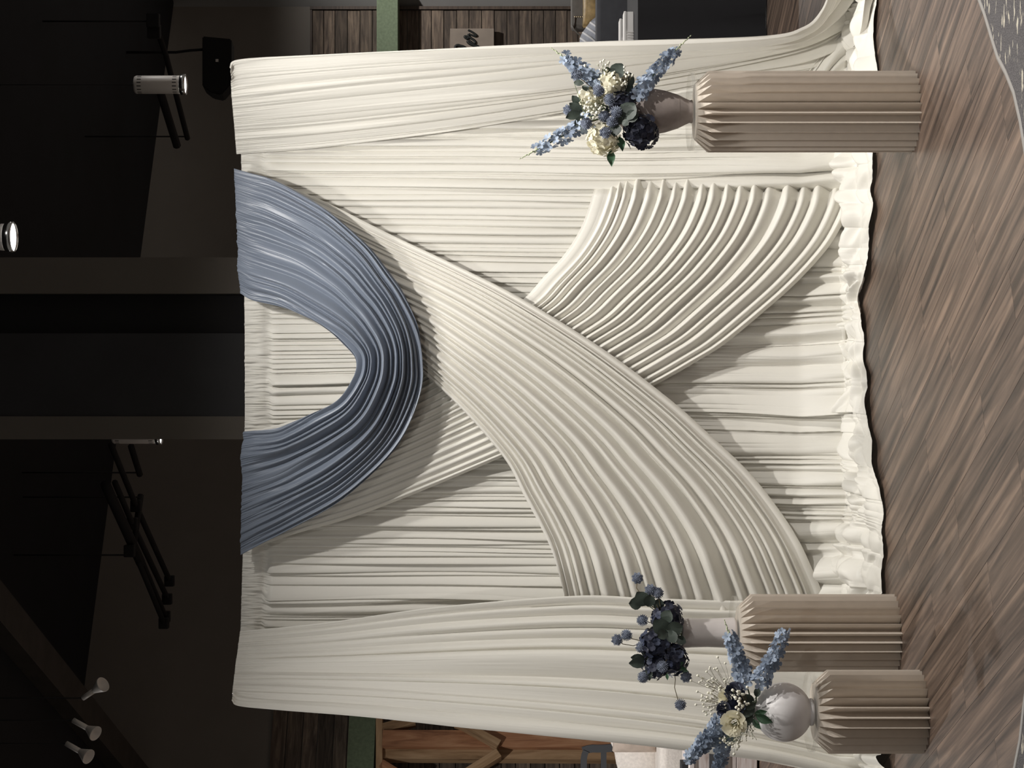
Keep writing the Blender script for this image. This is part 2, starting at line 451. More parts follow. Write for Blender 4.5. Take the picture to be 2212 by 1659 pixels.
# ---- timber post frame on the left wall
def at_left(x, y, fwd):
    """point on the plane 'fwd' in front of the left back wall that shows at pixel x, y"""
    ray = Vector(((829.5 - y) / F, 1.0, -(x - 1106.0) / F))
    o = Vector((0, 0, HC)); p0 = Vector((0, 15.5, 0)) + bn * fwd
    t = (p0 - o).dot(bn) / ray.dot(bn)
    return o + ray * t
fr = empty('timber_frame', at_left(1500, 1600, 0.3), 'cedar post with pine diagonal braces against the dark plank wall', 'timber frame')
fr.location.z = 0
def timber(name, pts, w_, th, fwd, mat, parent):
    a = at_left(*pts[0], fwd); b = at_left(*pts[1], fwd)
    d = (b - a); L = d.length; d.normalize()
    s = d.cross(bn).normalized()
    c = (a + b) / 2 - bn * th / 2
    w_ *= 0.84
    bm = bmesh.new(); box(bm, -L / 2, L / 2, -w_ / 2, w_ / 2, -th / 2, th / 2, bev=0.004)
    me = bm_mesh(bm, name); me.materials.append(mat)
    R = Matrix((d, s, bn)).transposed().to_4x4()
    return inst(name, me, parent, Matrix.Translation(c) @ R)
zb = 1106 + HC * F / 13.25
post = timber('post', ((826, 1594), (zb - 2, 1597)), 0.155, 0.14, 0.32, M['cedar'], fr)
bm_side = timber('post', ((826, 1626), (zb - 2, 1629)), 0.105, 0.10, 0.26, M['pine'], fr)
timber('brace', ((1078, 1607), (985, 1556)), 0.085, 0.09, 0.37, M['pine'], fr)
timber('brace', ((1078, 1625), (985, 1683)), 0.085, 0.09, 0.37, M['pine'], fr)
timber('brace', ((826, 1572), (895, 1552)), 0.085, 0.09, 0.30, M['pine'], fr)
timber('brace', ((822, 1648), (890, 1690)), 0.085, 0.09, 0.30, M['cedar'], fr)
timber('top_plate', ((819, 1530), (819, 1690)), 0.06, 0.12, 0.30, M['pine'], fr)
bm = bmesh.new(); q = at_left(1256, 1590, 0.325); box(bm, q.x - 0.02, q.x + 0.02, q.y - 0.012, q.y, q.z - 0.022, q.z + 0.022)
link('outlet_box', bm_mesh(bm, 'outlet_box'), M['darkmetal'], post)

# ---- ceiling (black, its back edge runs at an angle) and the soffit on the left
bm = bmesh.new()
pts = [(-7, YB(-7)), (6.5, YB(6.5)), (6.5, -3.8), (-7, -3.8)]
ZC = 4.80
vb = [bm.verts.new((x, y, ZC)) for x, y in pts]; vt = [bm.verts.new((x, y, ZC + 0.15)) for x, y in pts]
bm.faces.new(vb); bm.faces.new(list(reversed(vt)))
for i in range(4): bm.faces.new((vb[i], vt[i], vt[(i + 1) % 4], vb[(i + 1) % 4]))
ceil = link('ceiling', bm_mesh(bm, 'ceiling'), M['ceiling']); ceil['kind'] = 'structure'
s0 = PZ(-60, 1232, 4.3); s2 = PZ(303, 1675, 4.3)
bm = bmesh.new()
sp = [s0, s2, Vector((-4.2, s2.y - 0.9, 4)), Vector((-4.2, s0.y, 4))]
vb = [bm.verts.new((p.x, p.y, 4.32)) for p in sp]; vt = [bm.verts.new((p.x, p.y, 4.75)) for p in sp]
bm.faces.new(vb); bm.faces.new(vt)
for i in range(4): bm.faces.new((vb[i], vb[(i + 1) % 4], vt[(i + 1) % 4], vt[i]))
sof = link('ceiling_soffit', bm_mesh(bm, 'ceiling_soffit'), M['ceiling']); sof['kind'] = 'structure'
bm = bmesh.new()
d = (s2 - s0).normalized(); sd = d.cross(Vector((0, 0, 1)))
obox(bm, (s0 + s2) / 2 + sd * -0.09, d, sd, Vector((0, 0, 1)), (s2 - s0).length / 2, 0.10, 0.10)
o = link('ceiling_beam', bm_mesh(bm, 'ceiling_beam'), M['beam']); tag(o, 'dark diagonal ceiling beam behind the three small spotlights', 'beam')

# ---- pillar behind the backdrop
pil = empty('pillar', (0.2, 9.2, 0), 'dark boxed pillar rising behind the middle of the backdrop', 'pillar')
YP = 9.0
def strip(name, ya, yb_, yfront, mat, depth=0.5, z1=4.79):
    x0 = (829.5 - yb_) / F * yfront; x1 = (829.5 - ya) / F * yfront
    bm = bmesh.new(); box(bm, x0, x1, yfront, yfront + depth, 0, z1)
    return link(name, bm_mesh(bm, name), mat, pil)
strip('side_casing', 556, 634, YP - 0.02, M['wall'])
strip('recessed_panel', 634, 720, YP + 0.05, M['panel_deep_shade'], 0.4)
strip('front_panel', 720, 900, YP, M['panel'], 0.46)
strip('side_casing', 899.5, 949, YP - 0.01, M['wall'], 0.47)

# ---- lighting pipes, cables and wires under the ceiling
def pipes(rootname, label, bars, wires, z=4.0, extra=()):
    first = PZ(*bars[0][0], z)
    root = empty(rootname, first, label, 'pipe rack')
    for b_ in bars:
        bm = bmesh.new(); r = b_[-1]
        tube(bm, [PZ(*p, z) for p in b_[:-1]], r, 8)
        link('pipe', bm_mesh(bm, 'pipe', True), M['black'], root)
    for (p, ztop) in wires:
        q = PZ(*p, z); bm = bmesh.new(); tube(bm, [q, Vector((q.x, q.y, ztop))], 0.006, 6)
        link('hanger_wire', bm_mesh(bm, 'hanger_wire', True), M['black'], root)
    return root
pr = pipes('pipe_rack', 'black lighting pipes hung left of the dark pillar',
      [((283, 964), (302, 1025), 0.022), ((240, 961), (294, 1093), (367, 1255), 0.020), ((248, 1042), (286, 1131), (362, 1293), 0.020),
       ((228, 1047), (304, 1215), 0.034), ((299, 1213), (354, 1346), 0.019), ((306, 1210), (358, 1333), 0.019), ((304, 1070), (288, 1182), 0.022)],
      [((299, 1021), 4.79), ((301, 1074), 4.79), ((286, 1199), 4.79)])
for (x, y) in ((294, 1093), (286, 1131), (280, 1190), (361, 1294), (366, 1255), (354, 1346), (357, 1332)):
    q = PZ(x, y, 4.0); bm = bmesh.new(); box(bm, q.x - 0.04, q.x + 0.04, q.y - 0.03, q.y + 0.03, q.z - 0.035, q.z + 0.035, bev=0.008)
    link('clamp', bm_mesh(bm, 'clamp'), M['black'], pr)
pr2 = pipes('pipe_rack', 'black lighting pipes hung behind the right ceiling lamp',
      [((330, 38), (358, 118), (405, 299), 0.022), ((345, 195), (382, 314), 0.032)], [((403, 295), 4.79), ((333, 46), 4.79)], z=4.0)
for (x, y) in ((331, 45), (333, 68)):
    q = PZ(x, y, 4.0); bm = bmesh.new(); box(bm, q.x - 0.05, q.x + 0.05, q.y - 0.03, q.y + 0.03, q.z - 0.045, q.z + 0.045, bev=0.008)
    link('clamp', bm_mesh(bm, 'clamp'), M['black'], pr2)

# ---- black loudspeaker on the right
YS = 15.5
sp_root = empty('loudspeaker', P(468, 142, YS), 'black wedge loudspeaker hung high on the wall right of the backdrop', 'loudspeaker')
bm = bmesh.new()
out = [(437, 78), (500, 84), (500, 180), (478, 205), (455, 200), (437, 186)]
fa = [bm.verts.new(P(x, y, YS)) for x, y in out]; fb = [bm.verts.new(P(x, y, YS) * 1.0 + Vector((0, 0.35, 0.03))) for x, y in out]
bm.faces.new(fa); bm.faces.new(list(reversed(fb)))
for i in range(6): bm.faces.new((fa[i], fb[i], fb[(i + 1) % 6], fa[(i + 1) % 6]))
bmesh.ops.bevel(bm, geom=list(bm.edges), offset=0.010, segments=2, affect='EDGES')
cab = link('cabinet', bm_mesh(bm, 'cabinet'), M['black'], sp_root)
bm = bmesh.new(); q = P(469, 131, YS - 0.004); box(bm, q.x - 0.012, q.x + 0.012, q.y - 0.008, q.y, q.z - 0.012, q.z + 0.012)
link('badge', bm_mesh(bm, 'badge'), M['whitemetal'], cab)
bm = bmesh.new(); tube(bm, [P(439, 107, YS + 0.12), P(410, 109, YS + 0.12), P(380, 113, YS + 0.1), P(268, 113, YS + 0.1)], 0.012, 8)
link('cable', bm_mesh(bm, 'cable', True), M['black'], sp_root)

# ------------------------------------------------------------------ lamps
def can_lamp(x, y, z, watts, cone, label, ztop=4.79):
    root = empty('ceiling_lamp', (x, y, z), label, 'lamp', 'white cylinder ceiling lamps')
    R_, L_ = 0.049, 0.275
    bm = bmesh.new(); lathe(bm, [(R_ * 0.97, 0.012), (R_, 0.016), (R_, L_ - 0.01), (R_ * 0.9, L_), (0.012, L_)], 40, (x, y, z), (False, True))
    hs = link('housing', bm_mesh(bm, 'housing', True), M['whitemetal'], root)
    bm = bmesh.new()
    lathe(bm, [(R_ * 1.02, 0.030), (R_ * 1.13, 0.024), (R_ * 1.15, 0.0), (R_ * 1.07, -0.003), (R_ * 1.04, 0.004), (R_ * 1.02, 0.012)], 40, (x, y, z), (False, False))
    link('rim', bm_mesh(bm, 'rim', True), M['chrome'], root)
    bm = bmesh.new(); lathe(bm, [(0.0005, 0.004), (R_ * 0.6, 0.005), (R_ * 1.04, 0.010)], 32, (x, y, z), (False, False))
    link('lens', bm_mesh(bm, 'lens', True), M['lens'], root)
    for zz in (L_ - 0.03, 0.055):
        for k in range(16):
            a = 2 * PI * k / 16 + 0.1
            bm = bmesh.new(); box(bm, R_ - 0.004, R_ + 0.0006, -0.0022, 0.0022, -0.011, 0.011)
            me = bpy.data.meshes.get('vent_slot_mesh')
            if me is None:
                me = bm_mesh(bm, 'vent_slot_mesh'); me.materials.append(M['slot'])
            else: bm.free()
            inst('vent_slot', me, hs, Matrix.Translation((x, y, z + zz)) @ Matrix.Rotation(a, 4, 'Z'))
    bm = bmesh.new(); tube(bm, [(x, y, z + L_ - 0.002), (x, y, ztop)], 0.0025, 6)
    link('suspension_rod', bm_mesh(bm, 'suspension_rod', True), M['black'], root)
    ld = bpy.data.lights.new('lamp_spot', 'SPOT'); ld.energy = watts; ld.color = LAMP_COL
    ld.spot_size = math.radians(cone); ld.spot_blend = 1.0; ld.shadow_soft_size = 0.045
    lo = bpy.data.objects.new('lamp_spot', ld); C.objects.link(lo)
    lo.parent = root; lo.location = (0, 0, -0.02)
    return root
for L in LAMPS: can_lamp(*L)
for L in LAMPS_OFF: can_lamp(*L)

def stage_spot(x, y, z, watts, target, label):
    root = empty('stage_spotlight', (x, y, z), label, 'spotlight', 'stage spotlights')
    ax = (Vector(target) - Vector((x, y, z))).normalized()
    B = Matrix.Translation((x, y, z)) @ ax.to_track_quat('-Z', 'Y').to_matrix().to_4x4()
    bm = bmesh.new(); lathe(bm, [(0.002, 0.20), (0.05, 0.19), (0.06, 0.12), (0.075, 0.0), (0.072, 0.0), (0.055, 0.10), (0.002, 0.11)], 32, caps=(False, False))
    bmesh.ops.transform(bm, matrix=B, verts=bm.verts)
    link('shade', bm_mesh(bm, 'shade', True), M['whitemetal'], root)
    bm = bmesh.new(); lathe(bm, [(0.002, 0.05), (0.060, 0.05)], 24, caps=(False, False)); bmesh.ops.transform(bm, matrix=B, verts=bm.verts)
    link('lens', bm_mesh(bm, 'lens', True), M['lens'], root)
    bm = bmesh.new(); tube(bm, [B @ Vector((0, 0, 0.15)), (x, y, 4.79)], 0.012, 8); link('suspension_rod', bm_mesh(bm, 'suspension_rod', True), M['black'], root)
    ld = bpy.data.lights.new('lamp_spot', 'SPOT'); ld.energy = watts; ld.color = LAMP_COL
    ld.spot_size = math.radians(27); ld.spot_blend = 0.35; ld.shadow_soft_size = 0.06
    lo = bpy.data.objects.new('lamp_spot', ld); C.objects.link(lo)
    lo.parent = root; lo.matrix_parent_inverse = wm(root).inverted(); lo.matrix_basis = B @ Matrix.Translation((0, 0, -0.03))
for L in STAGE: stage_spot(*L)

# three small unlit spot heads on the left beam
def spot_head(px, label, st, head, depth):
    a = P(*st, depth); b = P(*head[0], depth - 0.02); c = P(*head[1], depth - 0.05)
    root = empty('small_spotlight', a, label, 'spotlight', 'small white spotlights on the left beam')
    ax = (c - b).normalized()
    bm = bmesh.new(); tube(bm, [a, a + (b - a) * 0.5, b], 0.014, 12); link('arm', bm_mesh(bm, 'arm', True), M['whitemetal'], root)
    n_ = 24; bm = bmesh.new(); u_ = ax.orthogonal().normalized(); v_ = ax.cross(u_); rings = []
    L = (c - b).length
    for (t, r) in [(-0.12, 0.002), (-0.1, 0.012), (0.1, 0.017), (0.55, 0.029), (0.92, 0.039), (1.0, 0.039), (0.97, 0.036), (0.6, 0.024), (0.55, 0.001)]:
        rings.append([bm.verts.new(b + ax * (t * L) + (u_ * math.cos(2 * PI * k / n_) + v_ * math.sin(2 * PI * k / n_)) * r) for k in range(n_)])
    for i in range(len(rings) - 1):
        for k in range(n_): bm.faces.new((rings[i][k], rings[i][(k + 1) % n_], rings[i + 1][(k + 1) % n_], rings[i + 1][k]))
    link('shade', bm_mesh(bm, 'shade', True), M['whitemetal'], root)
    bm = bmesh.new(); tube(bm, [a, Vector((a.x, a.y, 4.33))], 0.004, 8); link('mount', bm_mesh(bm, 'mount', True), M['black'], root)
DS = 9.2
spot_head(0, 'small white spotlight aimed right, nearest the middle of its beam', (179, 1508), ((203, 1492), (223, 1478)), DS)
spot_head(1, 'small white spotlight aimed left, middle one of three on the beam', (158, 1556), ((189, 1573), (207, 1585)), DS)
spot_head(2, 'small white spotlight lowest left of the three on the beam', (143, 1606), ((173, 1623), (192, 1635)), DS)

# ================================================================== THE BACKDROP
rng = np.random.default_rng(11)
class Noise2:
    """smooth random field made of a few sine waves"""
    def __init__(self, fx, fy, n=7, seed=0):
        r = np.random.default_rng(seed)
        self.k = [(r.normal(0, fx), r.normal(0, fy), r.uniform(0, 6.28)) for _ in range(n)]
        self.n = n
    def __call__(self, a, b):
        return sum(np.sin(kx * a + ky * b + p) for kx, ky, p in self.k) / math.sqrt(self.n)

class Folds:
    """rounded folds with sharp valleys; uneven widths, each waxing and waning along its length"""
    def __init__(self, n, seed, var=0.45, power=0.75, skew=0.35, live=0.35, span=(0, 1), fs=5.0, widths=None, lean=1.0):
        r = np.random.default_rng(seed)
        w_ = np.exp(r.normal(0, var, n)) if widths is None else np.array(widths, float)
        n = len(w_)
        e = np.concatenate([[0], np.cumsum(w_)]); e = e / e[-1]
        self.e = span[0] + e * (span[1] - span[0]); self.w = np.diff(self.e)
        self.skew = lean * np.exp(r.normal(0, skew, n)); self.n = n
        self.f = r.uniform(0.5, 1.0, n) * fs; self.p = r.uniform(0, 6.28, n)
        self.amp = r.uniform(0.65, 1.0, n); self.live = live; self.power = power
    def __call__(self, s, t):
        i = np.clip(np.searchsorted(self.e, t, side='right') - 1, 0, self.n - 1)
        q = np.clip((t - self.e[i]) / self.w[i], 0, 1) ** self.skew[i]
        h = np.sin(PI * q) ** self.power
        live = 1 - self.live * (0.5 + 0.5 * np.sin(self.f[i] * s + self.p[i]))
        return h * self.amp[i] * live * (self.w[i] / self.w.mean()) ** 0.6

def base_normals(V):
    ds = np.gradient(V, axis=0); dt = np.gradient(V, axis=1)
    n = np.cross(ds, dt); n /= np.maximum(np.linalg.norm(n, axis=2, keepdims=True), 1e-9)
    # towards the room (viewer side / up)
    if (n[..., 1] - 0.5 * n[..., 2]).mean() > 0: n = -n
    return n

def to_room(X, Y, D):
    return np.stack([(829.5 - Y) / F * D, D, HC - (X - 1106.0) / F * D], -1)

def cloth(name, guides, tpos, depth, height, nS, nT, mat, parent=None, floor_clamp=True, edges=0.0):
    G = np.stack([catmull(g, nS) for g in guides], 0)            # guide, s, xy
    T = np.linspace(0, 1, nT); S = np.linspace(0, 1, nS)
    tp = np.array(tpos)
    XY = np.zeros((nS, nT, 2))
    for k in range(2):
        if len(tp) == 2:
            XY[:, :, k] = G[0, :, k][:, None] * (1 - T)[None] + G[1, :, k][:, None] * T[None]
        else:   # smooth quadratic-ish interpolation through the guides
            for j in range(nS):
                XY[j, :, k] = np.interp(T, tp, G[:, j, k])
    SS, TT = np.meshgrid(S, T, indexing='ij')
    D = depth(SS, TT, XY)
    if floor_clamp:
        lim = np.where(XY[..., 0] > 1150, (HC - 0.012) * F / np.maximum(XY[..., 0] - 1106.0, 1.0), 99.0)
        D = np.minimum(D, lim)
    V = to_room(XY[..., 0], XY[..., 1], D)
    N = base_normals(V)
    H = height(SS, TT, XY)
    V = V + N * H[..., None]
    V[..., 2] = np.maximum(V[..., 2], 0.003)
    return link(name, grid_mesh(name, V), mat, parent)

def sstep(a, b, x):
    t = np.clip((x - a) / (b - a), 0, 1); return t * t * (3 - 2 * t)

Y0 = 7.75
# ---- the gathered ivory curtain behind everything
def back_curtain():
    xa, xb = -1.30, 1.315
    nT, nz, nf = 1900, 150, 46
    topz = lambda x: 2.625 - 0.012 * np.cos(x * 1.3) + 0.010 * (x / 1.2) ** 2
    hem_v = [(1450, 1905), (1300, 1905), (1285, 1918), (1150, 1918), (1080, 1912), (1000, 1900), (920, 1884), (820, 1878), (730, 1872), (650, 1868), (560, 1885), (440, 1894), (335, 1896), (200, 1896), (60, 1896)]
    hem_y = [HC * F / (v - 1106.0) for y_, v in hem_v]
    hem_x = [(829.5 - y_) / F * d for (y_, v), d in zip(hem_v, hem_y)]
    x = np.linspace(xa, xb, nT)
    wig = Noise2(14, 0, 5, 3)(x, 0) * 0.028 + Noise2(45, 0, 5, 4)(x, 0) * 0.014
    hem = np.interp(x, hem_x, hem_y) + wig
    yb = Y0 - 0.01
    r = 0.05
    zt = topz(x)
    u = np.concatenate([np.linspace(0, 1, nz)])                   # down the hanging part
    S1 = np.linspace(0, 1, nz)[:, None] ** 1.0
    Vz = zt[None] * (1 - S1) + r * S1
    base1 = np.stack([np.broadcast_to(x, (nz, nT)), np.full((nz, nT), yb), Vz], -1)
    a = np.linspace(0, PI / 2, 9)[1:][:, None]
    base2 = np.stack([np.broadcast_to(x, (8, nT)), yb - r * (1 - np.cos(a)) + 0 * x[None], r - r * np.sin(a) + 0 * x[None] + 0.004], -1)
    S3 = np.linspace(0, 1, nf + 1)[1:][:, None]
    y3 = (yb - r) * (1 - S3) + hem[None] * S3
    base3 = np.stack([np.broadcast_to(x, (nf, nT)), y3, np.full((nf, nT), 0.004)], -1)
    V = np.concatenate([base1, base2, base3], 0)
    nS = V.shape[0]
    N = np.zeros_like(V); N[:nz, :, 1] = -1
    N[nz:nz + 8, :, 1] = -np.cos(a); N[nz:nz + 8, :, 2] = np.sin(a)
    N[nz + 8:, :, 2] = 1
    t = (x - xa) / (xb - xa)
    zz = np.concatenate([Vz[:, 0], np.full(8 + nf, 0.03)])        # nominal height of each row
    S = np.linspace(0, 1, nS)
    SS, TT = np.meshgrid(S, t, indexing='ij')
    ZZ = np.broadcast_to(zz[:, None], SS.shape)
    warp = Noise2(9, 5, 7, 8)(TT, SS) * 0.0030 + Noise2(30, 8, 7, 9)(TT, SS) * 0.0011
    low = sstep(1.05, 0.25, ZZ)
    fine = Folds(112, 21, var=0.42, power=0.42, skew=0.6, live=0.45, fs=9)(SS * 2, np.clip(TT + warp, 0, 1)) * 0.030
    broad = Folds(56, 22, var=0.60, power=0.6, skew=0.7, live=0.5, fs=7)(SS * 2, np.clip(TT + warp * 3, 0, 1)) * 0.058
    big = Noise2(22, 3, 6, 31)(TT, SS) * 0.006
    h = fine * (1 - low * 0.94) + broad * (0.06 + 0.94 * low) + big
    # rod pocket header: bulging, tightly ruched, stitched off 8.5 cm below the top
    dtop = zt[None] - ZZ
    head = 1 - sstep(0.075, 0.095, dtop)
    hd = 0.016 * np.sqrt(np.clip(1 - ((dtop - 0.035) / 0.052) ** 2, 0, 1)) + Folds(330, 5, var=0.5, live=0.9, fs=60)(SS * 4, np.clip(TT + warp * 0.6 + Noise2(60, 60, 6, 12)(TT, SS * 8) * 0.0010, 0, 1)) * 0.0095
    h = h * (1 - head) + hd * head
    pinch = np.exp(-((dtop - 0.088) / 0.008) ** 2)
    h = h * (1 - 0.85 * pinch)
    # crumpled satin on the floor
    fl = np.zeros(nS); fl[nz - 12:nz] = np.linspace(0, 1, 12); fl[nz:] = 1
    FL = fl[:, None]
    sf = np.zeros(nS); sf[nz + 8:] = np.linspace(0, 1, nf)
    SF = np.broadcast_to(sf[:, None], SS.shape)
    wx = TT + Noise2(25, 6, 8, 41)(TT, SF * 3) * 0.012
    cr = np.abs(Noise2(85, 6, 8, 42)(wx, SF * 1.5)) * 0.45 + np.abs(Noise2(34, 7, 8, 43)(wx, SF * 1.5)) * 0.75 + np.abs(Noise2(150, 9, 8, 44)(wx, SF * 1.5)) * 0.16
    tail = 1 - sstep(0.55, 1.0, SF)
    hemroll = np.exp(-((SF - 0.93) / 0.06) ** 2)
    pud = (0.008 + 0.048 * cr) * (0.25 + 0.75 * tail) + 0.010 * hemroll * (0.6 + 0.4 * Noise2(80, 0, 5, 6)(TT, 0))
    pud = np.maximum(pud, 0.001)
    h = h * (1 - FL * (0.35 + 0.6 * SF)) + pud * FL
    V = V + N * h[..., None]
    V[..., 0] -= 0.50 * fine * (1 - low * 0.94) * (1 - head) * (1 - FL) + 0.35 * broad * low * (1 - FL)
    V[..., 0] += 0.26 * sstep(0.26, 0.03, ZZ) * sstep(0.86, 1.0, TT)
    # sideways drift of the folds low down
    V[..., 0] += Noise2(10, 4, 6, 51)(TT, SS) * 0.010 * low + Noise2(26, 9, 6, 52)(TT, SS) * 0.006 * low
    V[..., 2] = np.maximum(V[..., 2], 0.002)
    fl_ = 0.05 + 0.05 * Noise2(9, 0, 6, 77)(TT, 0) + 0.025 * Noise2(40, 0, 6, 78)(TT, 0)
    V[..., 1] -= np.clip(fl_, 0, 0.2) * (sstep(0.55, 0.02, ZZ) ** 2) * (1 - SF)
    o = link('backdrop_curtain', grid_mesh('backdrop_curtain', V), M['cream'])
    tag(o, 'ivory gathered curtain hanging behind the swags, its hem pooled on the floor', 'curtain')
    return o
back_curtain()

# ---- ivory swag from the upper left to the lower right (behind)
C_ = [(530, 935), (640, 907), (760, 868), (860, 820), (950, 763), (1050, 698), (1130, 646), (1172, 601), (1221, 547), (1257, 487), (1281, 417), (1288, 380)]
D_ = [(524, 1192), (635, 1154), (760, 1118), (900, 1065), (1088, 986), (1250, 915), (1413, 833), (1510, 778), (1571, 739), (1661, 664), (1721, 609), (1781, 543), (1815, 490), (1839, 430), (1846, 366)]
f2 = Folds(0, 3, power=1.35, skew=0.12, lean=0.60, live=0.18, fs=4, widths=[1.1, .55, .5, .7, .9, 1.0, .9, .85, 1.0, .8, 1.0, .9, 1.05, 1.0, 1.15, 1.2, 1.0, 1.3, .9, .75])
n2 = Noise2(9, 6, 6, 61)
def h2(s, t, xy):
    tt = np.clip(t + n2(t, s) * 0.006, 0, 1)
    flat = sstep(0.05, 0.09, t)
    end = 1 - 0.55 * (1 - sstep(0.0, 0.30, s))
    return f2(s, tt) * (0.014 + 0.028 * sstep(0.25, 0.8, s)) * (0.12 + 0.88 * flat) * end + Folds(40, 9, live=0.6)(s * 3, tt) * 0.0008
def d2(s, t, xy):
    d = Y0 - 0.085 - 0.022 * np.sin(PI * np.clip(s, 0, 1)) * np.sin(PI * t) ** 0.5
    return d + 0.17 * sstep(0.955, 1.0, s)
sw2 = cloth('ivory_swag', [C_, D_], [0, 1], d2, h2, 260, 420, M['cream'])
tag(sw2, 'ivory pleated swag sweeping down to the lower right, tucked under the other one', 'swag')

# ---- ivory swag from the upper right to the lower left (in front)
A1 = [(514, 375), (580, 386), (641, 410), (713, 441), (843, 506), (998, 579), (1129, 646), (1300, 752), (1450, 865), (1544, 949), (1619, 1021), (1682, 1100), (1726, 1169), (1754, 1228), (1776, 1280), (1786, 1322)]
B1 = [(524, 632), (640, 668), (760, 708), (850, 748), (914, 800), (987, 866), (1052, 935), (1103, 1000), (1135, 1062), (1168, 1123), (1193, 1177), (1207, 1224), (1219, 1275), (1226, 1320)]
f1 = Folds(0, 13, power=1.1, skew=0.20, lean=0.62, live=0.22, fs=4, widths=[.5, .45, .5, .7, .9, 1.4, .9, 1.3, .8, 1.7, 1.1, 1.4, 1.9, 1.0, 1.5, .8, .6, .9, .6, .8, .7])
n1 = Noise2(8, 6, 6, 71)
def h1(s, t, xy):
    t = 1 - t                       # t = 0 at the lower right edge
    tt = np.clip(t + n1(t, s) * 0.007, 0, 1)
    flat = sstep(0.045, 0.09, 1 - t)
    a = 0.015 + 0.028 * sstep(0.15, 0.65, s)
    return f1(s, tt) * a * (0.15 + 0.85 * flat) + Folds(44, 19, live=0.6)(s * 3, tt) * 0.0007
def d1(s, t, xy):
    return Y0 - 0.140 - 0.03 * np.sin(PI * np.clip(s, 0, 1)) * np.sin(PI * t) ** 0.5 + 0.045 * sstep(0.90, 1.0, s) + 0.06 * (1 - sstep(0.22, 0.46, s))
sw1 = cloth('ivory_swag', [A1, B1], [0, 1], d1, h1, 280, 460, M['cream'])
tag(sw1, 'ivory pleated swag sweeping down to the lower left, in front of the other one', 'swag')

# ---- dusty blue swag
BO = [(506, 364), (545, 375), (584, 386), (635, 410), (700, 449), (752, 491), (799, 535), (838, 584), (869, 628), (895, 685), (906, 734), (909, 780), (907, 829), (890, 890), (863, 949), (821, 1004), (757, 1065), (702, 1104), (619, 1148), (563, 1176), (520, 1199)]
BI = [(520, 634), (547, 649), (610, 664), (672, 690), (713, 716), (744, 742), (768, 766), (774, 788), (768, 815), (746, 849), (721, 871), (674, 893), (624, 915), (591, 926), (527, 932)]
fb = Folds(0, 33, lean=0.72, power=1.2, skew=0.30, live=0.50, fs=5, widths=[.5, .5, 1.0, .6, 1.5, .9, 1.9, .8, 1.4, .7, 1.1, .5, .8, .45, .6, .4])
fb2 = Folds(15, 34, var=0.7, power=1.0, skew=0.5, live=0.95, fs=11)
fb3 = Folds(70, 35, power=0.9, skew=0.3, live=0.8, fs=20)
nb = Noise2(10, 7, 6, 81); nb2 = Noise2(12, 9, 6, 82)
def hb(s, t, xy):
    tt = np.clip(t + nb(t, s * 2) * 0.014, 0, 1)
    mid = np.exp(-((s - 0.55) / 0.27) ** 2)
    a = 0.013 + 0.046 * mid
    endg = np.exp(-(s / 0.05) ** 2) + np.exp(-((1 - s) / 0.05) ** 2)
    return fb(s * 2, tt) * a * (1 - 0.75 * endg) + fb2(s * 2, np.clip(t + nb2(t, s * 3) * 0.012, 0, 1)) * 0.0075 * (1 - 0.6 * mid) + fb3(s * 2, t) * 0.0045 * endg
def db(s, t, xy):
    edge_in = sstep(0.0, 0.10, t) * sstep(1.0, 0.90, t)
    return Y0 - 0.120 - 0.090 * np.sin(PI * np.clip(s, 0, 1)) ** 0.8 - 0.018 * edge_in * np.sin(PI * np.clip(s, 0, 1)) 
swb = cloth('blue_swag', [BI, BO], [0, 1], db, hb, 320, 360, M['blue'])
tag(swb, 'dusty blue satin swag draped in a U from the top rail', 'swag')

# ---- wing panels at both sides
RI = [(511, 333), (700, 318), (948, 287), (1180, 248), (1400, 205), (1600, 165), (1745, 152), (1830, 125), (1876, 80), (1894, -10)]
RM1 = [(506, 270), (750, 248), (1000, 218), (1250, 180), (1450, 145), (1620, 115), (1740, 82), (1815, 40), (1858, -10), (1875, -80)]
RM2 = [(500, 205), (750, 178), (1000, 155), (1250, 128), (1450, 108), (1620, 95), (1730, 70), (1790, 30), (1825, -25), (1840, -90)]
RO = [(496, 146), (505, 131), (560, 124), (650, 119), (1000, 102), (1300, 89), (1640, 78), (1735, 58), (1772, 22), (1790, -30), (1800, -95)]
frw = Folds(13, 101, var=0.5, power=0.75, skew=0.7, live=0.5, fs=5)
frw2 = Folds(60, 102, var=0.5, live=0.8, fs=20)
nr = Noise2(6, 4, 6, 91)
def hr(s, t, xy):
    tt = np.clip(t + nr(t, s) * 0.018, 0, 1)
    a = 0.016 + 0.028 * sstep(0.2, 0.75, s)
    crum = np.abs(Noise2(22, 18, 8, 92)(t, s)) * 0.022 * sstep(1780, 1850, xy[..., 0])
    hd = np.exp(-(s / 0.05) ** 2)
    return frw(s * 2, tt) * a * (1 - 0.6 * hd) + frw2(s * 2, tt) * (0.0012 + 0.004 * hd) + crum
def dr(s, t, xy):
    return Y0 - 0.055 - 0.33 * t ** 1.2
wing_r = cloth('side_curtain', [RI, RM1, RM2, RO], [0, 0.36, 0.70, 1], dr, hr, 300, 300, M['cream'])
tag(wing_r, 'ivory side curtain on the right, pulled outwards along the floor', 'curtain')
LI = [(519, 1363), (700, 1345), (950, 1310), (1240, 1286), (1400, 1291), (1600, 1297), (1780, 1292), (1840, 1290), (1862, 1292)]
LM = [(509, 1440), (800, 1436), (1200, 1430), (1600, 1445), (1760, 1460), (1830, 1468), (1862, 1475)]
LM2 = [(503, 1486), (800, 1500), (1200, 1535), (1500, 1568), (1680, 1600), (1790, 1624), (1870, 1634), (1922, 1640)]
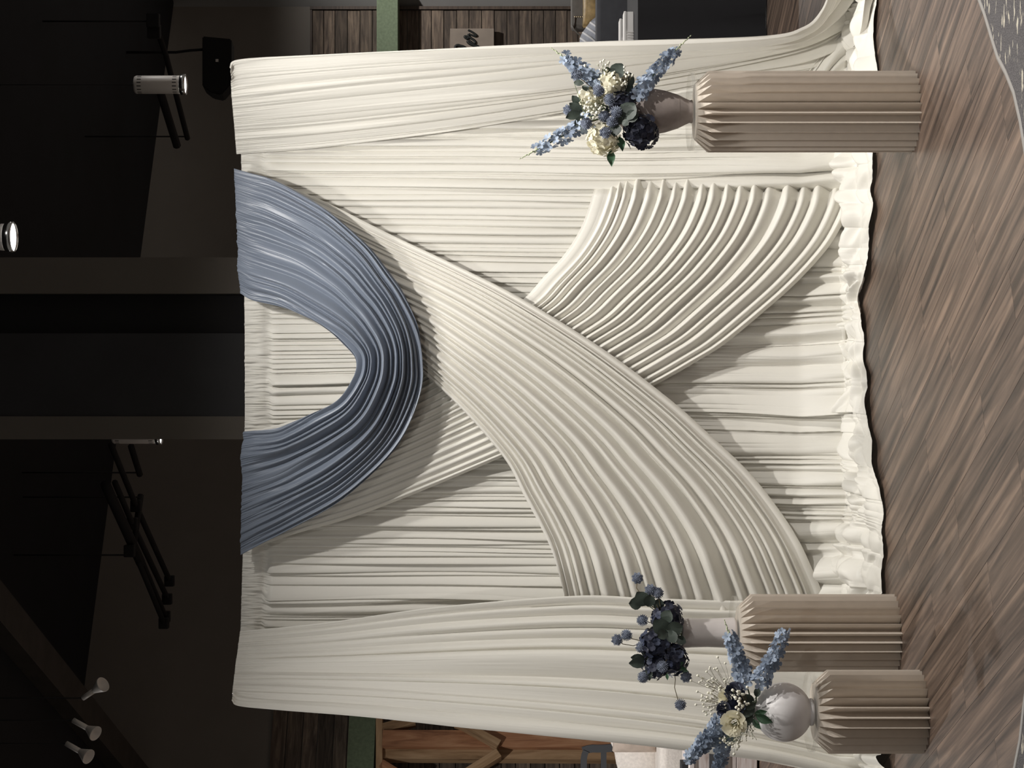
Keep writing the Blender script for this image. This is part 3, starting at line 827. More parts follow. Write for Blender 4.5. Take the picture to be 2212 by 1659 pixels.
LO = [(499, 1513), (515, 1526), (600, 1535), (760, 1547), (900, 1561), (1000, 1572), (1200, 1592), (1400, 1612), (1600, 1637), (1690, 1652), (1785, 1674), (1865, 1705), (1924, 1745)]
flw = Folds(11, 111, var=0.35, power=0.7, skew=0.7, live=0.35, fs=4)
flw2 = Folds(60, 112, var=0.5, live=0.8, fs=20)
nl = Noise2(6, 4, 6, 93)
def hl(s, t, xy):
    tt = np.clip(t + nl(t, s) * 0.010, 0, 1)
    hd = np.exp(-(s / 0.05) ** 2)
    crum = np.abs(Noise2(18, 20, 8, 94)(t, s)) * 0.022 * sstep(1800, 1860, xy[..., 0])
    return flw(s * 2, tt) * (0.018 + 0.026 * sstep(0.10, 0.6, s)) * (1 - 0.6 * hd) + flw2(s * 2, tt) * (0.001 + 0.004 * hd) + crum
def dl(s, t, xy):
    return Y0 - 0.135 - 0.26 * t ** 1.5
wing_l = cloth('side_curtain', [LI, LM, LM2, LO], [0, 0.45, 0.8, 1], dl, hl, 300, 300, M['cream'])
tag(wing_l, 'ivory side curtain on the left, hanging behind the two shorter pedestals', 'curtain')

# ---- the pipe stand that carries it all
st = empty('backdrop_stand', (0, Y0 + 0.03, 0), 'pipe stand carrying the ivory curtains and swags', 'stand')
bm = bmesh.new(); tube(bm, [(-1.20, Y0 + 0.012, 2.585), (1.30, Y0 + 0.012, 2.585)], 0.016, 10); link('crossbar', bm_mesh(bm, 'crossbar', True), M['darkmetal'], st)
for x in (-1.20, 1.30):
    bm = bmesh.new(); tube(bm, [(x, Y0 + 0.07, 0.02), (x, Y0 + 0.07, 2.58)], 0.018, 10); link('upright', bm_mesh(bm, 'upright', True), M['darkmetal'], st)
    bm = bmesh.new(); box(bm, x - 0.15, x + 0.15, Y0 + 0.03, Y0 + 0.36, 0.001, 0.012, bev=0.003); link('base_plate', bm_mesh(bm, 'base_plate'), M['darkmetal'], st)

# ================================================================== PEDESTALS
def pedestal(c, h, label, rot=0.0, n=26, R=0.1485, r=0.102):
    root = empty('pleated_pedestal', (c[0], c[1], 0), label, 'pedestal', 'pleated beige pedestals')
    bm = bmesh.new()
    zc = h - 0.050
    def ring(rr, z, off):
        return [bm.verts.new((c[0] + rr * math.cos(rot + 2 * PI * (k + off) / n), c[1] + rr * math.sin(rot + 2 * PI * (k + off) / n), z)) for k in range(n)]
    rb, rt = ring(R, 0.0, 0.5), ring(R, zc, 0.5)
    vb, vt = ring(r, 0.0, 0.0), ring(r, h, 0.0)
    for k in range(n):
        k2 = (k + 1) % n
        bm.faces.new((vb[k], rb[k], rt[k], vt[k]))
        bm.faces.new((rb[k], vb[k2], vt[k2], rt[k]))
        bm.faces.new((vt[k], rt[k], vt[k2]))
    link('pleated_wall', bm_mesh(bm, 'pleated_wall'), M['pleat'], root)
    bm = bmesh.new(); lathe(bm, [(0.100, h - 0.006), (0.101, h - 0.003), (0.100, h)], 48, (c[0], c[1], 0)); link('top_disc', bm_mesh(bm, 'top_disc'), M['pleat'], root)
    bm = bmesh.new()
    lathe(bm, [(0.002, h + 0.001), (0.140, h + 0.001), (0.142, h + 0.003), (0.142, h + 0.020), (0.1395, h + 0.020), (0.1395, h + 0.007), (0.002, h + 0.007)], 64, (c[0], c[1], 0), (False, False))
    link('clear_tray', bm_mesh(bm, 'clear_tray'), M['acrylic'], root)
    return root
PR, PLB, PLF = (0.997, 6.61), (-0.955, 6.93), (-1.176, 6.48)
pedestal(PR, 0.80, 'tall pleated beige pedestal on the right under the taupe vase', 0.06)
pedestal(PLB, 0.60, 'middle-height pleated beige pedestal under the cylinder vase', 0.11)
pedestal(PLF, 0.385, 'shortest pleated beige pedestal under the round vase', 0.02)
ZR, ZLB, ZLF = 0.807, 0.607, 0.392

# ================================================================== VASES
def vase(name, c, z, prof, mat, label, foot=None):
    bm = bmesh.new(); lathe(bm, prof, 64, (c[0], c[1], z + 0.0005), (True, False))
    o = link(name, bm_mesh(bm, name, True), mat); tag(o, label, 'vase')
    return o
vase('taupe_vase', PR, ZR, [(0.040, 0), (0.043, 0.003), (0.041, 0.010), (0.046, 0.022), (0.062, 0.055), (0.076, 0.10), (0.085, 0.15), (0.0865, 0.19), (0.080, 0.225), (0.066, 0.25), (0.052, 0.262), (0.050, 0.270), (0.045, 0.268), (0.060, 0.245), (0.07, 0.2), (0.06, 0.05), (0.002, 0.02)], M['taupe'], 'matt taupe amphora vase on the tall right pedestal')
vase('cylinder_vase', PLB, ZLB, [(0.050, 0), (0.056, 0.002), (0.0585, 0.012), (0.057, 0.05), (0.0545, 0.11), (0.056, 0.17), (0.0585, 0.205), (0.0575, 0.212), (0.052, 0.212), (0.050, 0.17), (0.05, 0.02), (0.002, 0.015)], M['lilac'], 'pale grey glazed cylinder vase on the middle pedestal')
pts = [(0.044, 0), (0.048, 0.002), (0.049, 0.010), (0.045, 0.013)]
for k in range(1, 24):
    a = -PI / 2 + 0.44 + (PI - 0.44 - 0.42) * k / 23
    r_ = 0.105 * math.cos(a); pts.append((r_, 0.106 + 0.102 * math.sin(a)))
pts += [(0.042, 0.209), (0.046, 0.218), (0.041, 0.218), (0.039, 0.204), (0.088, 0.15), (0.088, 0.08), (0.002, 0.03)]
GV = (-1.172, 6.45)
vase('globe_vase', GV, ZLF, pts, M['globe'], 'pale grey round globe vase on the shortest pedestal')

# ================================================================== FLOWERS
fr_ = random.Random(23)
def petal_into(bm, ang, L, W, lift, curl=0.0, r0=0.08, point=0.45):
    ca, sa = math.cos(ang), math.sin(ang)
    rows = []
    for (q, wq) in ((r0, 0.25), (0.45, 0.9), (0.78, 1.0), (1.0, point)):
        row = []
        for k in (-1, 0, 1):
            x = L * q; y = W * wq * k * 0.5
            z = lift * L * q - curl * L * q * q + (0.10 * L * abs(k) * wq)
            row.append(bm.verts.new((x * ca - y * sa, x * sa + y * ca, z)))
        rows.append(row)
    for i in range(3):
        for k in range(2):
            bm.faces.new((rows[i][k], rows[i][k + 1], rows[i + 1][k + 1], rows[i + 1][k]))

def floret_mesh(name, n, L, W, lift, curl, mat, point=0.45):
    bm = bmesh.new()
    for k in range(n): petal_into(bm, 2 * PI * k / n + 0.2 * math.sin(k * 7), L * (0.9 + 0.1 * math.sin(k * 3)), W, lift, curl, point=point)
    me = bm_mesh(bm, name, True); me.materials.append(mat)
    return me
FM = {
 'delph': floret_mesh('delphinium_floret', 5, 1.15, 0.70, 0.75, 0.35, M['delph'], 0.35),
 'delph2': floret_mesh('delphinium_floret_dark', 5, 1.15, 0.70, 0.75, 0.35, M['delph2'], 0.35),
 'hnavy': floret_mesh('hydrangea_floret_navy', 4, 1.0, 1.0, 0.55, 0.25, M['navy'], 0.6),
 'hnavy2': floret_mesh('hydrangea_floret_dusk', 4, 1.0, 1.0, 0.55, 0.25, M['navy2'], 0.6),
 'hivory': floret_mesh('hydrangea_floret_ivory', 4, 1.0, 1.0, 0.55, 0.25, M['ivory'], 0.6),
}
bm = bmesh.new(); bmesh.ops.create_icosphere(bm, subdivisions=1, radius=1.0)
for v in bm.verts: v.co.x *= 0.5; v.co.y *= 0.5
FM['bud'] = bm_mesh(bm, 'flower_bud', True); FM['bud'].materials.append(M['bud'])
def thistle_mesh():
    bm = bmesh.new()
    bmesh.ops.create_icosphere(bm, subdivisions=2, radius=0.72)
    n = 150
    for k in range(n):
        z = 1 - 2 * (k + 0.5) / n; a = k * 2.399963
        d = Vector((math.sqrt(1 - z * z) * math.cos(a), math.sqrt(1 - z * z) * math.sin(a), z))
        u = d.orthogonal().normalized(); v = d.cross(u)
        L = 1.0 + 0.12 * math.sin(k * 12.9)
        b = [bm.verts.new(d * 0.66 + (u * math.cos(q) + v * math.sin(q)) * 0.07) for q in (0, 2.1, 4.2)]
        m_ = [bm.verts.new(d * L + (u * math.cos(q) + v * math.sin(q)) * 0.075) for q in (0, 2.1, 4.2)]
        for i in range(3): bm.faces.new((b[i], b[(i + 1) % 3], m_[(i + 1) % 3], m_[i]))
        bm.faces.new(m_)
    me = bm_mesh(bm, 'thistle_head'); me.materials.append(M['thistle']); return me
FM['thistle'] = thistle_mesh()
def leaf_mesh(name, L, W, mat, rnd=True, fold=0.10):
    bm = bmesh.new(); rows = []
    prof = ((0.0, 0.05), (0.15, 0.62), (0.38, 0.96), (0.6, 0.98), (0.82, 0.70), (1.0, 0.12)) if rnd else ((0.0, 0.05), (0.2, 0.6), (0.42, 0.92), (0.62, 0.8), (0.82, 0.42), (1.0, 0.02))
    for q, wq in prof:
        rows.append([bm.verts.new((L * q, W * 0.5 * wq * k, fold * L * abs(k) + 0.12 * L * math.sin(PI * q))) for k in (-1, 0, 1)])
    for i in range(len(rows) - 1):
        for k in range(2): bm.faces.new((rows[i][k], rows[i][k + 1], rows[i + 1][k + 1], rows[i + 1][k]))
    me = bm_mesh(bm, name, True); me.materials.append(mat); return me
FM['round_leaf'] = leaf_mesh('eucalyptus_leaf', 1.0, 0.95, M['leaf'])
FM['long_leaf'] = leaf_mesh('pointed_leaf', 1.0, 0.55, M['leaf2'], False)
FM['oval_leaf'] = leaf_mesh('oval_leaf', 1.0, 0.60, M['leaf'])

def frame_z(d, roll=0.0):
    return d.to_track_quat('Z', 'Y').to_matrix().to_4x4() @ Matrix.Rotation(roll, 4, 'Z')
def stem_tube(name, a, b, parent, r=0.0022, mat='stem', sag=0.0):
    a = Vector(a); b = Vector(b); m = (a + b) / 2 + Vector((0, 0, sag))
    bm = bmesh.new(); pts = [a * (1 - t) ** 2 + m * (2 * t * (1 - t)) + b * t * t for t in np.linspace(0, 1, 7)]
    tube(bm, pts, r, 6); return link(name, bm_mesh(bm, name, True), M[mat], parent)

def delphinium(mouth, p0, p1, depth0, depth1, label, n=22, size=0.021, kinds=('delph', 'delph', 'delph2'), buds=True, bend=0.0, group=None):
    a = P(*p0, depth0); b = P(*p1, depth1)
    root = empty('delphinium_spike', mouth, label, 'flower', group)
    mid = (a + b) / 2 + Vector((0, 0, bend))
    bez = lambda t: a * (1 - t) ** 2 + mid * (2 * t * (1 - t)) + b * t * t
    bm = bmesh.new(); pts = [mouth.lerp(a, t) for t in (0, 0.5)] + [bez(t) for t in np.linspace(0, 1, 10)]
    tube(bm, pts, [0.003] * 2 + [0.003 - 0.0018 * i / 9 for i in range(10)], 6); link('stem', bm_mesh(bm, 'stem', True), M['stem'], root)
    end = 0.80 if buds else 1.0
    for k in range(n):
        t = end * (k + 0.3) / n
        ax = (bez(min(t + 0.05, 1)) - bez(max(t - 0.05, 0))).normalized()
        u = ax.orthogonal().normalized(); v = ax.cross(u); q = k * 2.4 + fr_.uniform(-0.4, 0.4)
        out = (u * math.cos(q) + v * math.sin(q))
        sz = size * (1.12 - 0.45 * t) * fr_.uniform(0.85, 1.15)
        pos = bez(t) + out * sz * 0.75
        d = (out + ax * 0.35 + Vector((0, -0.35, 0)) + Vector((fr_.uniform(-.2, .2), fr_.uniform(-.2, .2), fr_.uniform(-.2, .2)))).normalized()
        inst('floret', FM[fr_.choice(kinds)], root, Matrix.Translation(pos) @ frame_z(d, fr_.uniform(0, 6)) @ Matrix.Scale(sz, 4))
    if buds:
        for k in range(9):
            t = 0.76 + 0.24 * k / 8
            ax = (bez(min(t + 0.05, 1)) - bez(max(t - 0.08, 0))).normalized()
            u = ax.orthogonal().normalized(); v = ax.cross(u); q = k * 2.2
            out = (u * math.cos(q) + v * math.sin(q)) * (1 - t) * 1.6 + ax * 0.6
            sz = 0.0065 * (1.25 - 0.6 * (t - 0.76) / 0.24)
            inst('bud', FM['bud'], root, Matrix.Translation(bez(t) + out.normalized() * 0.006) @ frame_z(out.normalized()) @ Matrix.Scale(sz, 4))
    return root

def hydrangea(mouth, p, depth, R, label, kind='hnavy', n=46, size=0.017, alt=None, squash=1.0, group=None):
    c = P(*p, depth)
    root = empty('hydrangea_head', c, label, 'flower', group)
    stem_tube('stem', mouth, c, root, 0.003)
    bm = bmesh.new(); bmesh.ops.create_icosphere(bm, subdivisions=2, radius=R * 0.80)
    for v in bm.verts: v.co = v.co + c
    link('flower_core', bm_mesh(bm, 'flower_core', True), FM[kind].materials[0], root)
    for k in range(n):
        z = 1 - 2 * (k + 0.5) / n; a = k * 2.399963
        d = Vector((math.sqrt(1 - z * z) * math.cos(a), math.sqrt(1 - z * z) * math.sin(a), z))
        if d.y > 0.65: continue
        pd = d
        d = (d + Vector((fr_.uniform(-.45, .45), fr_.uniform(-.45, .45), fr_.uniform(-.45, .45)))).normalized()
        me = FM[alt] if alt and fr_.random() < 0.4 else FM[kind]
        inst('floret', me, root, Matrix.Translation(c + pd * R * fr_.uniform(0.76, 0.93)) @ frame_z(d, fr_.uniform(0, 6)) @ Matrix.Scale(size * fr_.uniform(0.85, 1.2), 4))
    return root

def thistle(mouth, p, depth, label, r=0.0215, group=None, kink=None):
    c = P(*p, depth)
    root = empty('thistle_ball', c, label, 'flower', group)
    inst('flower_head', FM['thistle'], root, Matrix.Translation(c) @ Matrix.Rotation(fr_.uniform(0, 6), 4, 'X') @ Matrix.Scale(r, 4))
    if kink is None:
        stem_tube('stem', mouth, c, root, 0.0016, 'twig')
    else:
        bm = bmesh.new(); tube(bm, [mouth] + [P(*q, depth) for q in kink] + [c], 0.0016, 6); link('stem', bm_mesh(bm, 'stem', True), M['twig'], root)
    return root

def sprig(mouth, label, leaves, depth, kind='round_leaf', name='eucalyptus_sprig', cat='leaf sprig'):
    """leaves: (base px, tip px, depth offset)"""
    c0 = P(*leaves[0][0], depth)
    root = empty(name, c0, label, cat)
    stem_tube('stem', mouth, c0, root, 0.0018, 'stem')
    for (pa, pb, dd) in leaves:
        a = P(*pa, depth + dd); b = P(*pb, depth + dd - 0.012)
        X = (b - a); L = X.length; X.normalize()
        Z = Vector((fr_.uniform(-.3, .3), -1, fr_.uniform(-.1, .5))); Z = (Z - X * Z.dot(X)).normalized()
        R = Matrix((X, Z.cross(X), Z)).transposed().to_4x4()
        inst('leaf', FM[kind], root, Matrix.Translation(a) @ R @ Matrix.Scale(L, 4))
        if (a - c0).length > 0.01: stem_tube('twig', c0, a, root, 0.0012, 'stem')
    return root

def babys_breath(mouth, p, depth, R, label, n=34, squash=(1, 0.6, 1), r=0.0046, stem='twig'):
    c = P(*p, depth)
    root = empty('babys_breath_sprig', c, label, 'flower sprig')
    base = mouth.lerp(c, 0.55)
    bs, bb = bmesh.new(), bmesh.new()
    tube(bs, [mouth, base], 0.0014, 5)
    for k in range(n):
        d = Vector((fr_.gauss(0, 0.5) * squash[0], fr_.gauss(0, 0.5) * squash[1] - 0.1, fr_.gauss(0, 0.5) * squash[2])) * R
        q = c + d
        tube(bs, [base, base.lerp(q, 0.6) + Vector((fr_.uniform(-1, 1), 0, fr_.uniform(-1, 1))) * R * 0.12, q], 0.0006, 4, False)
        r_ = r * fr_.uniform(0.7, 1.2)
        bmesh.ops.create_icosphere(bb, subdivisions=1, radius=r_, matrix=Matrix.Translation(q))
    link('stems', bm_mesh(bs, 'stems', True), M[stem], root)['kind'] = 'stuff'
    link('blossoms', bm_mesh(bb, 'blossoms', True), M['breath'], root)['kind'] = 'stuff'
    return root

def petal_patch():
    bm = bmesh.new(); rows = []
    for i in range(5):
        q = i / 4
        row = []
        for k in range(5):
            a = (k / 4 - 0.5) * 1.9 * (0.55 + 0.45 * math.sin(PI * min(q + 0.15, 1)))
            rad = 0.55 + 0.45 * q ** 0.7 + (0.16 * q ** 4)
            row.append(bm.verts.new((rad * math.cos(a), rad * math.sin(a), q * 1.0 - 0.10 * q ** 4)))
        rows.append(row)
    for i in range(4):
        for k in range(4): bm.faces.new((rows[i][k], rows[i][k + 1], rows[i + 1][k + 1], rows[i + 1][k]))
    return bm
ROSE = {}
for key in ('navy2', 'navy', 'ivory'):
    me = bm_mesh(petal_patch(), 'rose_petal_' + key, True); me.materials.append(M[key]); ROSE[key] = me
def rose(mouth, p, depth, R, face, label, key):
    c = P(*p, depth)
    root = empty('rose', c, label, 'flower')
    stem_tube('stem', mouth, c, root, 0.0026)
    B = Matrix.Translation(c) @ frame_z(Vector(face).normalized())
    for (n, sc, hz, tilt) in ((3, 0.30, 1.05, -0.05), (4, 0.48, 0.98, 0.05), (5, 0.70, 0.86, 0.16), (6, 0.92, 0.66, 0.34)):
        for k in range(n):
            a = 2 * PI * (k + 0.37 * n) / n + fr_.uniform(-.15, .15)
            inst('petal', ROSE[key], root, B @ Matrix.Rotation(a, 4, 'Z') @ Matrix.Translation((0, 0, -R * 0.55)) @ Matrix.Rotation(tilt, 4, 'Y') @ Matrix.Diagonal((R * sc, R * sc, R * hz, 1)))
    return root

# ---- right arrangement
mR = Vector((PR[0], PR[1], ZR + 0.262)); d0 = 6.55
delphinium(mR, (1372, 214), (1489, 80), d0 - 0.02, d0, 'light blue delphinium spike drooping to the lower right of the taupe vase', 40, 0.0215, bend=0.02)
delphinium(mR, (1308, 190), (1194, 106), d0 + 0.03, d0 + 0.05, 'light blue delphinium spike rising to the upper right above the taupe vase', 32, 0.0215, ('delph', 'delph2'))
delphinium(mR, (1276, 262), (1127, 341), d0, d0 + 0.02, 'light blue delphinium spike rising to the upper left above the taupe vase', 32, 0.0215)
hydrangea(mR, (1322, 186), d0 + 0.02, 0.055, 'ivory hydrangea beside the right-hand eucalyptus leaves', 'hivory')
hydrangea(mR, (1273, 216), d0 + 0.03, 0.046, 'ivory hydrangea at the top middle of the right bouquet', 'hivory', 36)
hydrangea(mR, (1302, 300), d0 - 0.02, 0.060, 'ivory hydrangea at the left of the right bouquet', 'hivory')
hydrangea(mR, (1384, 284), d0 - 0.03, 0.066, 'near-black navy hydrangea drooping over the lower left of the taupe vase', 'hnavy', 52)
hydrangea(mR, (1343, 228), d0 - 0.01, 0.054, 'dark navy hydrangea deep in the middle of the right bouquet', 'hnavy', 40)
gT = 'thistle balls of the right bouquet'
for (p, dd, lb) in [((1246, 163), 0.0, 'grey-blue thistle ball sticking out at the upper right of the right bouquet'),
                    ((1293, 196), -0.05, 'grey-blue thistle ball in front of the ivory hydrangea on the right'),
                    ((1317, 215), -0.08, 'pale grey-blue thistle ball above the navy hydrangea, in the right bouquet\'s centre'),
                    ((1331, 242), -0.09, 'grey-blue thistle ball touching the large dark leaf of the right bouquet'),
                    ((1305, 252), -0.05, 'dim grey-blue thistle ball among the white berries of the right bouquet'),
                    ((1267, 267), -0.06, 'grey-blue thistle ball where the upper left delphinium starts'),
                    ((1308, 287), -0.10, 'grey-blue thistle ball in front of the left ivory hydrangea'),
                    ((1229, 238), 0.02, 'small grey-blue thistle ball at the topmost eucalyptus leaves'),
                    ((1323, 264), -0.08, 'grey-blue thistle ball half behind the dark leaves of the right bouquet')]:
    thistle(mR, p, d0 + dd, lb, group=gT)
babys_breath(mR, (1286, 236), d0 - 0.05, 0.055, 'white berry-like blossoms in the middle of the right bouquet', 42, r=0.0058, stem='stem')
babys_breath(mR, (1302, 146), d0 + 0.0, 0.045, 'white blossoms at the upper right of the right bouquet', 26, r=0.0052, stem='stem')
babys_breath(mR, (1342, 170), d0 - 0.03, 0.038, 'white blossoms beside the two round dark leaves', 24, r=0.0052)
sprig(mR, 'round dark eucalyptus leaves at the right edge of the right bouquet', [((1325, 170), (1345, 138), 0.0), ((1348, 190), (1364, 158), 0.02), ((1352, 205), (1356, 172), 0.03), ((1318, 160), (1300, 150), 0.02)], d0)
sprig(mR, 'grey-green eucalyptus leaves at the top of the right bouquet', [((1257, 228), (1236, 206), 0.0), ((1258, 240), (1230, 222), -0.01), ((1256, 246), (1222, 256), -0.01), ((1262, 240), (1258, 222), 0.01)], d0 + 0.02, 'oval_leaf')
sprig(mR, 'large dark eucalyptus leaves over the rim of the taupe vase', [((1345, 262), (1372, 224), -0.04), ((1342, 268), (1325, 246), -0.03), ((1352, 258), (1380, 246), -0.05), ((1335, 270), (1328, 296), -0.04), ((1345, 262), (1358, 270), -0.06)], d0 - 0.04)
sprig(mR, 'green pointed leaves hanging at the left of the right bouquet', [((1320, 325), (1322, 361), 0.02), ((1338, 296), (1345, 328), -0.01), ((1334, 300), (1330, 318), -0.01)], d0 - 0.02, 'long_leaf', 'leafy_sprig')
sprig(mR, 'dark oval leaf below the thistles at the upper left of the right bouquet', [((1266, 254), (1240, 272), 0.0), ((1240, 178), (1262, 180), -0.01), ((1258, 186), (1272, 198), 0.0)], d0, 'oval_leaf', 'leafy_sprig')

# ---- left arrangement in the cylinder vase
mL = Vector((PLB[0], PLB[1], ZLB + 0.20)); d0 = 6.87
hydrangea(mL, (1442, 1338), d0, 0.066, 'dark navy hydrangea on the right of the middle bouquet', 'hnavy', 50, alt='hnavy2')
hydrangea(mL, (1416, 1388), d0 - 0.03, 0.062, 'dark navy hydrangea in the centre of the middle bouquet', 'hnavy', 46, alt='hnavy2')
hydrangea(mL, (1455, 1425), d0 - 0.02, 0.060, 'dark navy hydrangea on the left of the middle bouquet', 'hnavy', 46, alt='hnavy2')
hydrangea(mL, (1415, 1435), d0 + 0.01, 0.055, 'dark navy hydrangea at the upper left of the middle bouquet', 'hnavy', 40, alt='hnavy2')
gL = 'thistle balls of the middle bouquet'
for (p, dd, lb, kk) in [((1377, 1249), 0.0, 'thistle ball on a long stem at the far right of the middle bouquet', [(1430, 1330), (1385, 1285), (1375, 1270)]),
                    ((1405, 1274), -0.01, 'upper of two touching thistle balls right of the navy hydrangeas', [(1425, 1320)]),
                    ((1421, 1281), -0.015, 'lower of two touching thistle balls right of the navy hydrangeas', [(1428, 1320)]),
                    ((1388, 1340), -0.03, 'thistle ball resting on top of the right navy hydrangea', None),
                    ((1333, 1382), 0.0, 'topmost thistle ball above the middle bouquet', [(1400, 1385), (1368, 1395), (1345, 1391)]),
                    ((1353, 1372), -0.01, 'second highest thistle ball, close under the topmost one', [(1395, 1387), (1366, 1380)]),
                    ((1385, 1398), -0.04, 'thistle ball half sunk in the top of the middle bouquet', None),
                    ((1431, 1440), -0.09, 'thistle ball in front of the left navy hydrangea', None),
                    ((1389, 1463), -0.02, 'thistle ball beside the oval leaf at the upper left of the middle bouquet', [(1430, 1430)]),
                    ((1482, 1462), -0.03, 'thistle ball under the left navy hydrangea, above the white blossoms', [(1455, 1420)]),
                    ((1470, 1522), -0.02, 'thistle ball on a long bent stem at the far left of the middle bouquet', [(1455, 1440), (1459, 1468), (1457, 1485), (1464, 1510)])]:
    thistle(mL, p, d0 + dd, lb, group=gL, kink=kk)
sprig(mL, 'round dark eucalyptus leaves at the right of the middle bouquet', [((1398, 1306), (1376, 1278), 0.0), ((1386, 1304), (1358, 1304), 0.01), ((1400, 1310), (1404, 1284), -0.01), ((1420, 1316), (1425, 1292), 0.0)], d0)
sprig(mL, 'very large dark leaves over the front of the middle bouquet', [((1445, 1362), (1412, 1340), -0.05), ((1440, 1366), (1420, 1376), -0.06), ((1440, 1360), (1475, 1352), -0.06), ((1447, 1362), (1460, 1388), -0.06), ((1462, 1375), (1482, 1388), -0.05), ((1436, 1345), (1448, 1318), -0.05)], d0 - 0.04)
sprig(mL, 'oval dark leaves at the upper left of the middle bouquet', [((1397, 1428), (1358, 1432), 0.0), ((1393, 1424), (1362, 1420), 0.01), ((1402, 1440), (1404, 1470), -0.01), ((1400, 1415), (1385, 1392), -0.02)], d0, 'oval_leaf', 'leafy_sprig')
sprig(mL, 'small green leaves under the left of the middle bouquet', [((1465, 1440), (1488, 1450), -0.02), ((1462, 1436), (1478, 1430), -0.03), ((1440, 1455), (1442, 1470), -0.02)], d0 - 0.02, 'long_leaf', 'leafy_sprig')

# ---- left arrangement in the globe vase
mG = Vector((GV[0], GV[1], ZLF + 0.208)); d0 = 6.40
delphinium(mG, (1612, 1478), (1566, 1343), d0 + 0.02, d0 + 0.05, 'grey-blue delphinium spike leaning up to the right of the globe vase', 42, 0.0215, ('delph', 'delph2'), group=None)
delphinium(mG, (1636, 1478), (1694, 1360), d0 - 0.01, d0 - 0.02, 'grey-blue delphinium spike drooping right over the middle pedestal', 42, 0.0215, ('delph', 'delph2'), buds=False, bend=-0.02)
delphinium(mG, (1560, 1560), (1484, 1645), d0, d0 - 0.02, 'grey-blue delphinium spike reaching up to the far left of the globe vase', 46, 0.0225, ('delph', 'delph2'), buds=False)
delphinium(mG, (1570, 1580), (1548, 1672), d0 + 0.02, d0 + 0.02, 'grey-blue delphinium spike running level out of the left of the picture', 32, 0.0215, ('delph', 'delph2'), buds=False)
rose(mG, (1584, 1495), d0 - 0.02, 0.034, (0.35, -0.8, 0.5), 'dark navy rose highest beside the right delphiniums', 'navy')
rose(mG, (1592, 1526), d0 - 0.035, 0.034, (0.15, -0.95, 0.35), 'slate navy rose right above the ivory rose', 'navy2')
rose(mG, (1583, 1565), d0 - 0.10, 0.040, (-0.05, -0.95, 0.3), 'ivory rose in the middle of the globe vase bouquet', 'ivory')
rose(mG, (1560, 1536), d0 - 0.02, 0.030, (0.0, -0.6, 0.8), 'small navy rose behind the ivory rose', 'navy')
rose(mG, (1562, 1508), d0 + 0.0, 0.030, (0.1, -0.5, 0.8), 'ivory rose half hidden among white blossoms', 'ivory')
babys_breath(mG, (1542, 1480), d0 + 0.05, 0.085, 'airy cream baby\'s breath fanning above the globe vase', 64, (0.9, 0.5, 0.8), 0.0046)
babys_breath(mG, (1535, 1520), d0 + 0.03, 0.055, 'airy cream baby\'s breath behind the navy roses', 36, (0.9, 0.5, 0.9), 0.0046)
babys_breath(mG, (1598, 1514), d0 - 0.08, 0.040, 'white blossoms between the two navy roses', 30, r=0.0056)
babys_breath(mG, (1604, 1578), d0 - 0.03, 0.052, 'greenish white blossoms trailing under the ivory rose', 60, (0.8, 0.5, 0.8), 0.0036, 'stem')
babys_breath(mG, (1578, 1598), d0 - 0.03, 0.050, 'white blossoms at the lower left of the ivory rose', 44, (0.8, 0.5, 0.8), 0.0050, 'stem')
sprig(mG, 'glossy green leaves hanging over the front of the globe vase', [((1632, 1544), (1670, 1560), -0.03), ((1630, 1540), (1658, 1536), -0.02), ((1626, 1552), (1645, 1575), -0.02)], d0 - 0.01, 'long_leaf', 'leafy_sprig')
sprig(mG, 'dark leaves filling the mouth of the globe vase', [((1628, 1512), (1602, 1500), -0.01), ((1632, 1520), (1606, 1530), -0.02), ((1630, 1530), (1600, 1548), -0.02), ((1634, 1505), (1640, 1482), -0.01), ((1625, 1540), (1598, 1570), -0.01)], d0 - 0.01, 'oval_leaf', 'leafy_sprig')

# ================================================================== FURNITURE ON THE RIGHT
# black-clothed table
YT0, YT1 = 10.40, 11.35
tb = empty('clothed_table', (2.4, 10.9, 0), 'table under a floor-length black cloth at the right edge', 'table')
ztab = HC - (1378 - 1106) / F * YT0
tx0, tx1 = 1.80, 3.1
V = np.zeros((30, 160, 3)); xs = np.linspace(tx0, tx1, 160)
for i in range(30):
    q = i / 29
    wv = 0.016 * np.sin(xs * 26 + 0.6 * np.sin(xs * 7)) * q
    V[i, :, 0] = xs; V[i, :, 1] = YT0 - 0.012 * q - wv; V[i, :, 2] = ztab * (1 - q) + 0.006 * q
link('cloth_skirt', grid_mesh('cloth_skirt', V), M['blackcloth'], tb)
bm = bmesh.new(); box(bm, tx0, tx1, YT0, YT1, ztab - 0.02, ztab + 0.001, bev=0.006); link('cloth_top', bm_mesh(bm, 'cloth_top'), M['blackcloth'], tb)
V2 = np.zeros((20, 60, 3)); ys = np.linspace(YT0, YT1, 60)
for i in range(20):
    q = i / 19
    V2[i, :, 1] = ys; V2[i, :, 0] = tx0 - 0.012 * q - 0.014 * np.sin(ys * 26) * q; V2[i, :, 2] = ztab * (1 - q) + 0.006 * q
link('cloth_side', grid_mesh('cloth_side', V2), M['blackcloth'], tb)
